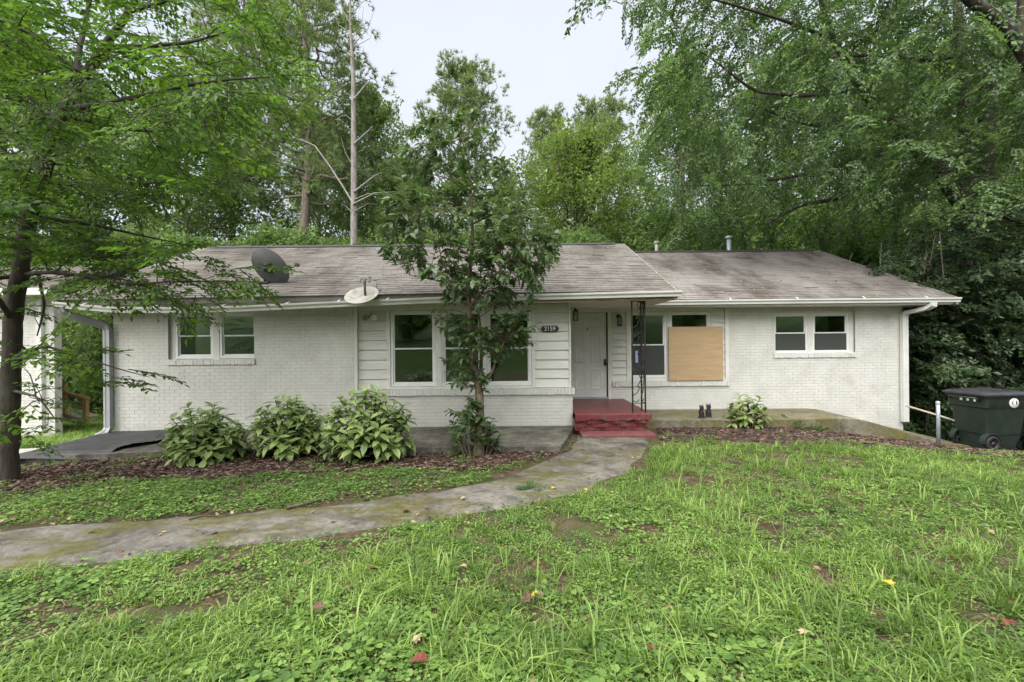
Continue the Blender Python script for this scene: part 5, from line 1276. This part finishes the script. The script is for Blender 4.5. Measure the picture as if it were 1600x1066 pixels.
# ------------------------------------------------------------------ speckled laurel shrubs, leaf by leaf
AL = [big_leaf(.185, .105, .25, .12), big_leaf(.165, .098, .4, .08), big_leaf(.20, .105, .15, .15)]
for me in AL: me.materials.append(M['aucuba'])
def laurel(px, py, w, h, nsh, seed, label, Yd=None):
    rng = np.random.default_rng(seed); b = hit(px, py)
    r = empty('laurel_shrub', b, label, 'shrub', 'speckled laurel shrubs along the house'); LV = []
    for i in range(nsh):
        u = (i + .5) / nsh; th = math.acos(max(-.15, 1 - u * 1.18)); ph = i * 2.4 + rng.uniform(-.3, .3)
        tip = np.array([math.sin(th) * math.cos(ph) * w / 2, math.sin(th) * math.sin(ph) * w / 2 * .85, h * (.30 + .66 * math.cos(th)) * rng.uniform(.9, 1.1)]) * (rng.uniform(.88, 1.04) if i % 4 else rng.uniform(.55, .8))
        base = np.array([rng.uniform(-.08, .08), rng.uniform(-.08, .08), -.03])
        MB().tube([base, base * .5 + tip * .45 + np.array([0, 0, .06]), tip], [.011, .008, .005], 5).build('stem', M['bark'], r, local=True)
        ax = unit(tip - base + np.array([0, 0, .25 * h])); s1 = unit(np.cross(ax, [.3, .1, 1.0])); s2 = np.cross(s1, ax); nl = int(rng.integers(7, 10))
        for k in range(nl):
            a = k * 2.4 + rng.uniform(-.3, .3); out = .45 + .75 * k / nl
            d = unit(ax * (1.1 - out) + (s1 * math.cos(a) + s2 * math.sin(a)) + np.array([0, 0, -.05 - .3 * k / nl]))
            LV.append((d, unit(UP + ax * .6 + rng.normal(0, .2, 3)), tip - ax * .03 * k * rng.uniform(.6, 1.1), rng.uniform(.75, 1.15), int(rng.integers(0, 3))))
    LV.sort(key=lambda q: q[2][1] - .6 * q[2][2])
    for d, nn, p, sc, w_ in LV[:300]:
        o = bpy.data.objects.new('leaf', AL[w_]); COL.objects.link(o); o.parent = r; o.matrix_local = mat_frame(d, nn, p, sc)
    if len(LV) > 300:
        nbl = NB(); Q = LV[300:]; me = AL[0]; V = np.array([v.co for v in me.vertices]); T = []
        for p in me.polygons:
            w_ = list(p.vertices); T += [(w_[0], w_[i], w_[i + 1]) for i in range(1, len(w_) - 1)]
        place(nbl, (V, np.array(T), np.full(len(V), .5)), np.array([q[2] for q in Q]), frames(np.array([q[0] for q in Q]), np.array([q[1] for q in Q])), np.array([q[3] for q in Q]), .6, rng)
        tag(nbl.build('foliage', M['aucuba'], r, smooth=True, local=True), kind='stuff')
    return r
laurel(322, 722, 1.12, .88, 80, 1, 'speckled laurel shrub standing apart, below the left bedroom window')
laurel(452, 712, 1.02, .98, 80, 2, 'speckled laurel shrub in the middle of the three by the siding corner')
laurel(576, 718, 1.34, 1.10, 105, 3, 'largest speckled laurel shrub, next to the glossy tree trunk')
laurel(1166, 668, .80, .72, 26, 4, 'small speckled laurel shrub against the slab before the right wing')

# ------------------------------------------------------------------ lawn, weeds, mulch
def tpl_tuft(rng, nb_, h0, h1, w, spread):
    V, T, A = [], [], []
    for i in range(nb_):
        a = rng.uniform(0, 2 * math.pi); h = rng.uniform(h0, h1); out = rng.uniform(.25, 1.0) * spread * h; ww = w * rng.uniform(.7, 1.2)
        b = np.array([rng.normal(0, .018), rng.normal(0, .018), 0]); dr = np.array([math.cos(a), math.sin(a), 0]); sd = np.array([-math.sin(a), math.cos(a), 0]) * ww / 2
        m_ = b + dr * out * .35 + UP * h * .62; t_ = b + dr * out + UP * h * rng.uniform(.7, 1.0) * (1 if spread < 1 else .8); k = len(V)
        V += [b - sd, b + sd, m_ + sd * .8, m_ - sd * .8, t_]; T += [(k, k + 1, k + 2), (k, k + 2, k + 3), (k + 3, k + 2, k + 4)]; A += [.5 + rng.uniform(-.3, .3)] * 5
    return np.array(V), np.array(T), np.array(A)
def tpl_weed(rng, nl, L, spread, h):
    V, T, A = [], [], []
    for i in range(nl):
        a = rng.uniform(0, 2 * math.pi); rr = spread * rng.random() ** .6; p = np.array([rr * math.cos(a), rr * math.sin(a), h * rng.uniform(.3, 1.1)])
        d = unit(np.array([math.cos(a), math.sin(a), rng.uniform(-.35, .35)])); s = unit(np.cross(UP, d)) ; nn = np.cross(d, s); l = L * rng.uniform(.6, 1.25); k = len(V)
        V += [p, p + d * l * .3 + s * l * .42 + nn * l * .08, p + d * l * .8 + s * l * .36 + nn * l * .1, p + d * l, p + d * l * .8 - s * l * .36 + nn * l * .1, p + d * l * .3 - s * l * .42 + nn * l * .08]
        T += [(k, k + 1, k + 2), (k, k + 2, k + 3), (k, k + 3, k + 4), (k, k + 4, k + 5)]; A += [.5 + rng.uniform(-.25, .25)] * 6
    return np.array(V), np.array(T), np.array(A)
rng = np.random.default_rng(88)
def fr_up(n, tilt=.12):
    a = rng.uniform(0, 2 * np.pi, n); return frames(np.column_stack([np.cos(a), np.sin(a), np.zeros(n)]), np.array([0, 0, 1.0]) + rng.normal(0, tilt, (n, 3)))
EDGE_R = np.array([hit(*p)[:2] for p in [(1022, 700), (1035, 694), (1100, 688), (1250, 694), (1400, 704), (1600, 717), (1900, 730)]])
def lawn_points(n, y0=1.55, y1=8.3):
    y = rng.uniform(y0, y1, n); x = rng.uniform(-1.4, 1.4, n) * (y + .3); return x, y
def main_lawn(x, y):
    far = np.interp(x, EDGE_R[:, 0], EDGE_R[:, 1], left=99) - .05
    return ~in_poly(PATH_POLY, x + rng.normal(0, .07, x.shape), y + rng.normal(0, .06, x.shape)) & ~in_poly(BED_R, x, y) & ~in_poly(BED_L, x, y) & (y < far)
right_of_path = lambda x, y: np.array(y) < np.interp(x, (PATH_POLY[90:][::1])[:, 0][::1], PATH_POLY[90:][:, 1])
pxs = pr[np.argsort(pr[:, 0])]
def front(x, y): return y < np.interp(x, pxs[:, 0], pxs[:, 1], right=99)
TUF = [tpl_tuft(np.random.default_rng(200 + i), 10, .022, .08, .0048, 1.7) for i in range(5)]
TALL = [tpl_tuft(np.random.default_rng(220 + i), 8, .10, .23, .009, 1.8) for i in range(4)]
WEED = [tpl_weed(np.random.default_rng(240 + i), 12, .021, .06, .04) for i in range(4)]
WEEDB = [tpl_weed(np.random.default_rng(260 + i), 7, .04, .075, .05) for i in range(3)]
def sow(nb_, tpls, x, y, sc, vr, lift=0.0, tilt=.12):
    z = ground(x, y) + lift; pos = np.column_stack([x, y, z]); which = rng.integers(0, len(tpls), len(x))
    for k, t in enumerate(tpls):
        i = which == k
        if i.any(): place(nb_, t, pos[i], fr_up(i.sum(), tilt), sc[i], vr, rng)
grass, clover = NB(), NB()
x, y = lawn_points(30000); bare = vnoise(x, y, 2.3, 11) * .55 + vnoise(x, y, 6.1, 12) * .45
k = main_lawn(x, y) & (vnoise(x, y, 1.6, 1) * .6 + vnoise(x, y, 4.5, 31) * .4 + .25 * rng.random(len(x)) > .55) & (bare + .1 * rng.random(len(x)) > .34); k &= front(x, y) | (rng.random(len(x)) < .22)
x, y = x[k], y[k]; sow(grass, TUF, x, y, rng.uniform(.55, 1.35, len(x)) * (.45 + 1.1 * vnoise(x, y, .9, 2)) * np.where(front(x, y), 1, .6), .6)
x, y = lawn_points(3400); k = main_lawn(x, y) & front(x, y) & (vnoise(x, y, .8, 3) + .2 * (x > 1.5) + .25 * sstep(5, 7.5, y) > .56); x, y = x[k], y[k]; sow(grass, TALL, x, y, rng.uniform(.4, 1.15, len(x)), .8)
x, y = lawn_points(20000); k = main_lawn(x, y) & (vnoise(x, y, 1.1, 4) + .5 * rng.random(len(x)) > .52) & (vnoise(x, y, 2.3, 11) * .55 + vnoise(x, y, 6.1, 12) * .45 > .33); x, y = x[k], y[k]; sow(clover, WEED, x, y, rng.uniform(.5, 1.1, len(x)), .7)
x, y = lawn_points(9000); k = main_lawn(x, y) & (vnoise(x, y, .9, 5) + .25 * rng.random(len(x)) > .6); x, y = x[k], y[k]; sow(clover, WEEDB, x, y, rng.uniform(.5, 1.1, len(x)), .7)
# shady strip between path and bed
x, y = lawn_points(17000, 4, 7.6); k = main_lawn(x, y) & ~front(x, y) & (x < 1) & (vnoise(x, y, 1.3, 14) * .6 + vnoise(x, y, 3.7, 15) * .4 + .2 * rng.random(len(x)) > .58); x, y = x[k], y[k]; sow(clover, WEED, x, y, rng.uniform(.6, 1.2, len(x)), .6)
# stragglers on the path edge and in the beds
x, y = lawn_points(9000, 3, 8.6); k = (in_poly(BED_L, x, y) | in_poly(BED_R, x, y)) & (vnoise(x, y, 1.4, 6) > .62); x, y = x[k], y[k]; sow(clover, WEED, x, y, rng.uniform(.6, 1.2, len(x)), .5)
# lawn at the back left, beyond the drive
x = rng.uniform(-18, -8.2, 7000); y = rng.uniform(8.7, 17.5, 7000); k = (y > 8.7 + .16 * (x + 12)) & ~((y > 10.9) & (y < 11.6) & (x < -11.2)) ; x, y = x[k], y[k]; sow(grass, TUF, x, y, rng.uniform(1.6, 2.6, len(x)), .3)
tag(grass.build('lawn_grass', M['grass']), 'uneven green lawn grass and tall weed blades', 'grass', kind='stuff')
tag(clover.build('clover_weeds', M['clover']), 'clover and low broad-leaved weeds through the lawn', 'weeds', kind='stuff')

def tpl_chip(rng):
    k = 1; l, w, h = rng.uniform(.03, .07), rng.uniform(.012, .028), rng.uniform(.004, .009); b = rng.uniform(-.006, .01)
    V = np.array([(-l / 2, -w / 2, 0), (l / 2, -w / 2 * .6, b), (l / 2, w / 2 * .7, b), (-l / 2, w / 2, 0), (-l / 2, -w / 2, h), (l / 2, -w / 2 * .6, b + h), (l / 2, w / 2 * .7, b + h), (-l / 2, w / 2, h)])
    T = np.array([(4, 5, 6), (4, 6, 7), (0, 1, 5), (0, 5, 4), (1, 2, 6), (1, 6, 5), (3, 0, 4), (3, 4, 7)]); return V, T, np.full(8, .5)
CH = [tpl_chip(np.random.default_rng(300 + i)) for i in range(8)]
mul = NB()
for poly, n in ((BED_L, 9000), (BED_R, 9000)):
    lo, hi = poly.min(0), poly.max(0); x = rng.uniform(max(lo[0], -9.5), min(hi[0], 11), n * 2); y = rng.uniform(lo[1], hi[1], n * 2); k = in_poly(poly, x, y); x, y = x[k], y[k]
    sow(mul, CH, x, y, rng.uniform(.7, 1.5, len(x)), 1.0, .012, .35)
x, y = lawn_points(2500, 4.5, 8.4); k = main_lawn(x, y) & ~front(x, y); x, y = x[k], y[k]; sow(mul, CH, x, y, rng.uniform(.7, 1.3, len(x)), 1.0, .01, .3)
tag(mul.build('bark_mulch_litter', M['mulch']), 'reddish bark mulch over the planting beds', 'mulch', kind='stuff')
lit = NB()
x, y = lawn_points(1500, 1.8, 8.4); k = (rng.random(len(x)) < np.where(in_poly(PATH_POLY, x, y), .6, .35)); x, y = x[k], y[k]
DL = []
for i in range(5):
    rg = np.random.default_rng(330 + i); V, T = leaf_quads(np.zeros((1, 3)), np.array([[1.0, 0, .1]]), np.array([[0, .2, 1.0]]), [.06], [.035], .25, -.15); DL.append((V, T, np.full(4, .5)))
sow(lit, DL, x, y, rng.uniform(.3, 1.2, len(x)), 1.0, .025, .3)
x, y = lawn_points(7000); k = main_lawn(x, y) & (vnoise(x, y, 1.7, 21) * .6 + vnoise(x, y, 4.1, 22) * .4 > .5); x, y = x[k], y[k]; sow(lit, TUF, x, y, rng.uniform(.4, .8, len(x)), .8, 0, .7)
# leaf litter on the roof
for R, n in ((R1, 70), (R2, 260)):
    xx = rng.uniform(R['x0'] + .1, R['x1'] - .1, n); ss = rng.random(n) ** 1.5; pos = np.array([roof_pt(R, a, b, .018) for a, b in zip(xx, ss)]); a = rng.uniform(0, 6.28, n)
    place(lit, DL[0], pos, frames(np.column_stack([np.cos(a), np.sin(a), .4 * np.sin(a)]), np.array([0, -.4, 1.0]) + rng.normal(0, .15, (n, 3))), rng.uniform(.4, 1.3, n), 1.0, rng)
tag(lit.build('dry_leaf_litter', M['litter']), 'small dry leaves scattered over lawn, path and roof', 'litter', kind='stuff')

# a few low plants in the bed by the slab
for k, (px, py, s, lb) in enumerate(((1255, 672, 1.0, 'ferny weed at the foot of the wing slab, left of the taller one'), (1305, 672, 1.4, 'taller ferny weed sprouting against the wing slab under the right window'), (1338, 676, .8, 'low ferny weed beside the curved end of the wing slab'), (1140, 664, .8, 'low leafy weed under the small laurel by the ornaments'), (825, 768, .4, 'small weed growing from a crack in the path'))):
    b = hit(px, py); r = empty('weed_plant', b, lb, 'weed', 'weeds in the right bed'); nbp = NB(); rg = np.random.default_rng(400 + k); n = 12
    a = rg.uniform(0, 6.28, n); D = np.column_stack([np.cos(a), np.sin(a), rg.uniform(.1, .9, n)]); wd = NB()
    scatter_sprays(nbp, wd, SPR, np.tile(b + UP * .02, (n, 1)) + rg.normal(0, .03, (n, 3)) * np.array([1, 1, .2]), D, np.array([0, 0, 1.0]) + rg.normal(0, .2, (n, 3)), .40 * s * rg.uniform(.7, 1.2, n), .3, rg)
    wd.build('stem', M['fern'], r); nbp.build('foliage', M['fern'], r)

# fallen leaves one can count
def lobed(L):
    pts = [(0, 0), (.18, .16), (.12, .42), (.38, .30), (.52, .50), (.62, .26), (1, 0), (.62, -.26), (.52, -.46), (.38, -.28), (.14, -.40), (.2, -.14)]
    V = [(x * L, y * L, .16 * L * abs(y) + .10 * L * math.sin(x * 4)) for x, y in pts] + [(.45 * L, 0, .02 * L)]
    n = len(pts); me = bpy.data.meshes.new('fallen_leaf'); me.from_pydata(V, [], [(i, (i + 1) % n, n) for i in range(n)]); me.update(); return me
LM = {}
for px, py, s, c, lb in ((868, 767, .11, 'yellow', 'yellow-orange leaf on the path, the upper of two side by side'), (918, 770, .06, 'yellow', 'small yellow leaf at the right edge of the path'), (628, 805, .11, 'orange', 'rusty curled leaf on the mossy bend of the path'), (720, 785, .08, 'tan', 'pale tan leaf in the middle of the path'), (252, 838, .07, 'yellow', 'small yellow leaf on the left stretch of the path'), (315, 838, .08, 'brown', 'brown leaf on the left stretch of the path beside the yellow one'),
        (640, 822, .08, 'tan', 'tan leaf at the lower path edge'), (836, 948, .10, 'yellow', 'bright yellow leaf standing in the lawn, lower middle'), (828, 958, .10, 'brown', 'brown leaf tucked under the bright yellow one'), (592, 905, .12, 'brown', 'dark brown upright curled leaf in the lawn below the path'), (672, 1052, .12, 'red', 'red leaf at the bottom edge of the lawn'), (650, 1025, .09, 'tan', 'tan leaf just above the red one at the bottom edge'), (1024, 1040, .07, 'red', 'red leaf in the lawn at bottom right of centre'),
        (1398, 932, .10, 'yellow', 'yellow leaf in the right part of the lawn'), (1378, 912, .06, 'red', 'small red leaf just above the yellow one on the right lawn'), (1088, 828, .06, 'tan', 'small tan leaf on the lawn right of the path'), (485, 968, .12, 'brown', 'large dead brown leaf on the left part of the lawn'), (862, 775, .05, 'orange', 'small orange leaf just below the yellow one on the path'), (1250, 1010, .10, 'tan', 'tan dead leaf at bottom right in a bare patch'), (1580, 988, .08, 'red', 'dark red leaf near the right frame edge'), (340, 838, .07, 'brown', 'thin brown leaf on the path right of the other brown one'), (730, 900, .08, 'tan', 'pale dead leaf in the middle of the lawn'), (920, 712, .06, 'tan', 'small leaf on the path close to the porch'), (940, 712, .05, 'yellow', 'tiny yellow leaf on the path close to the porch')):
    s *= .82; h_ = hit(px, py); me = LM.setdefault((c, round(s, 2)), lobed(s))
    o = link('fallen_leaf', me, M['fl_' + c], None, h_ + UP * (.03 if py < 850 and py > 700 else .06)); o.rotation_euler = (random.uniform(-.4, .4), random.uniform(-.4, .3), random.uniform(0, 6.28)); tag(o, lb, 'leaf', 'fallen leaves')
for pts, r, lb in (([(448, 801), (470, 797), (502, 789)], .018, 'thick broken stick on the far edge of the path'), ([(295, 818), (318, 812), (345, 814), (372, 808)], .008, 'thin branching twig on the far edge of the path'), ([(130, 825), (160, 820), (172, 818)], .006, 'thin twig on the left stretch of the path'), ([(265, 706), (240, 712), (190, 720)], .012, 'pale stick in the mulch left of the first shrub')):
    q = [hit(*p) + UP * (.03 + r) for p in pts]; mb = MB(); mb.tube(q, np.linspace(r, r * .5, len(q)), 6)
    if len(pts) == 4: mb.tube([q[1], q[1] + np.array([.05, .12, .02]), q[1] + np.array([.12, .2, .01])], [.006, .004, .002], 5)
    tag(mb.build('fallen_stick', M['stick']), lb, 'stick', 'sticks on the ground')
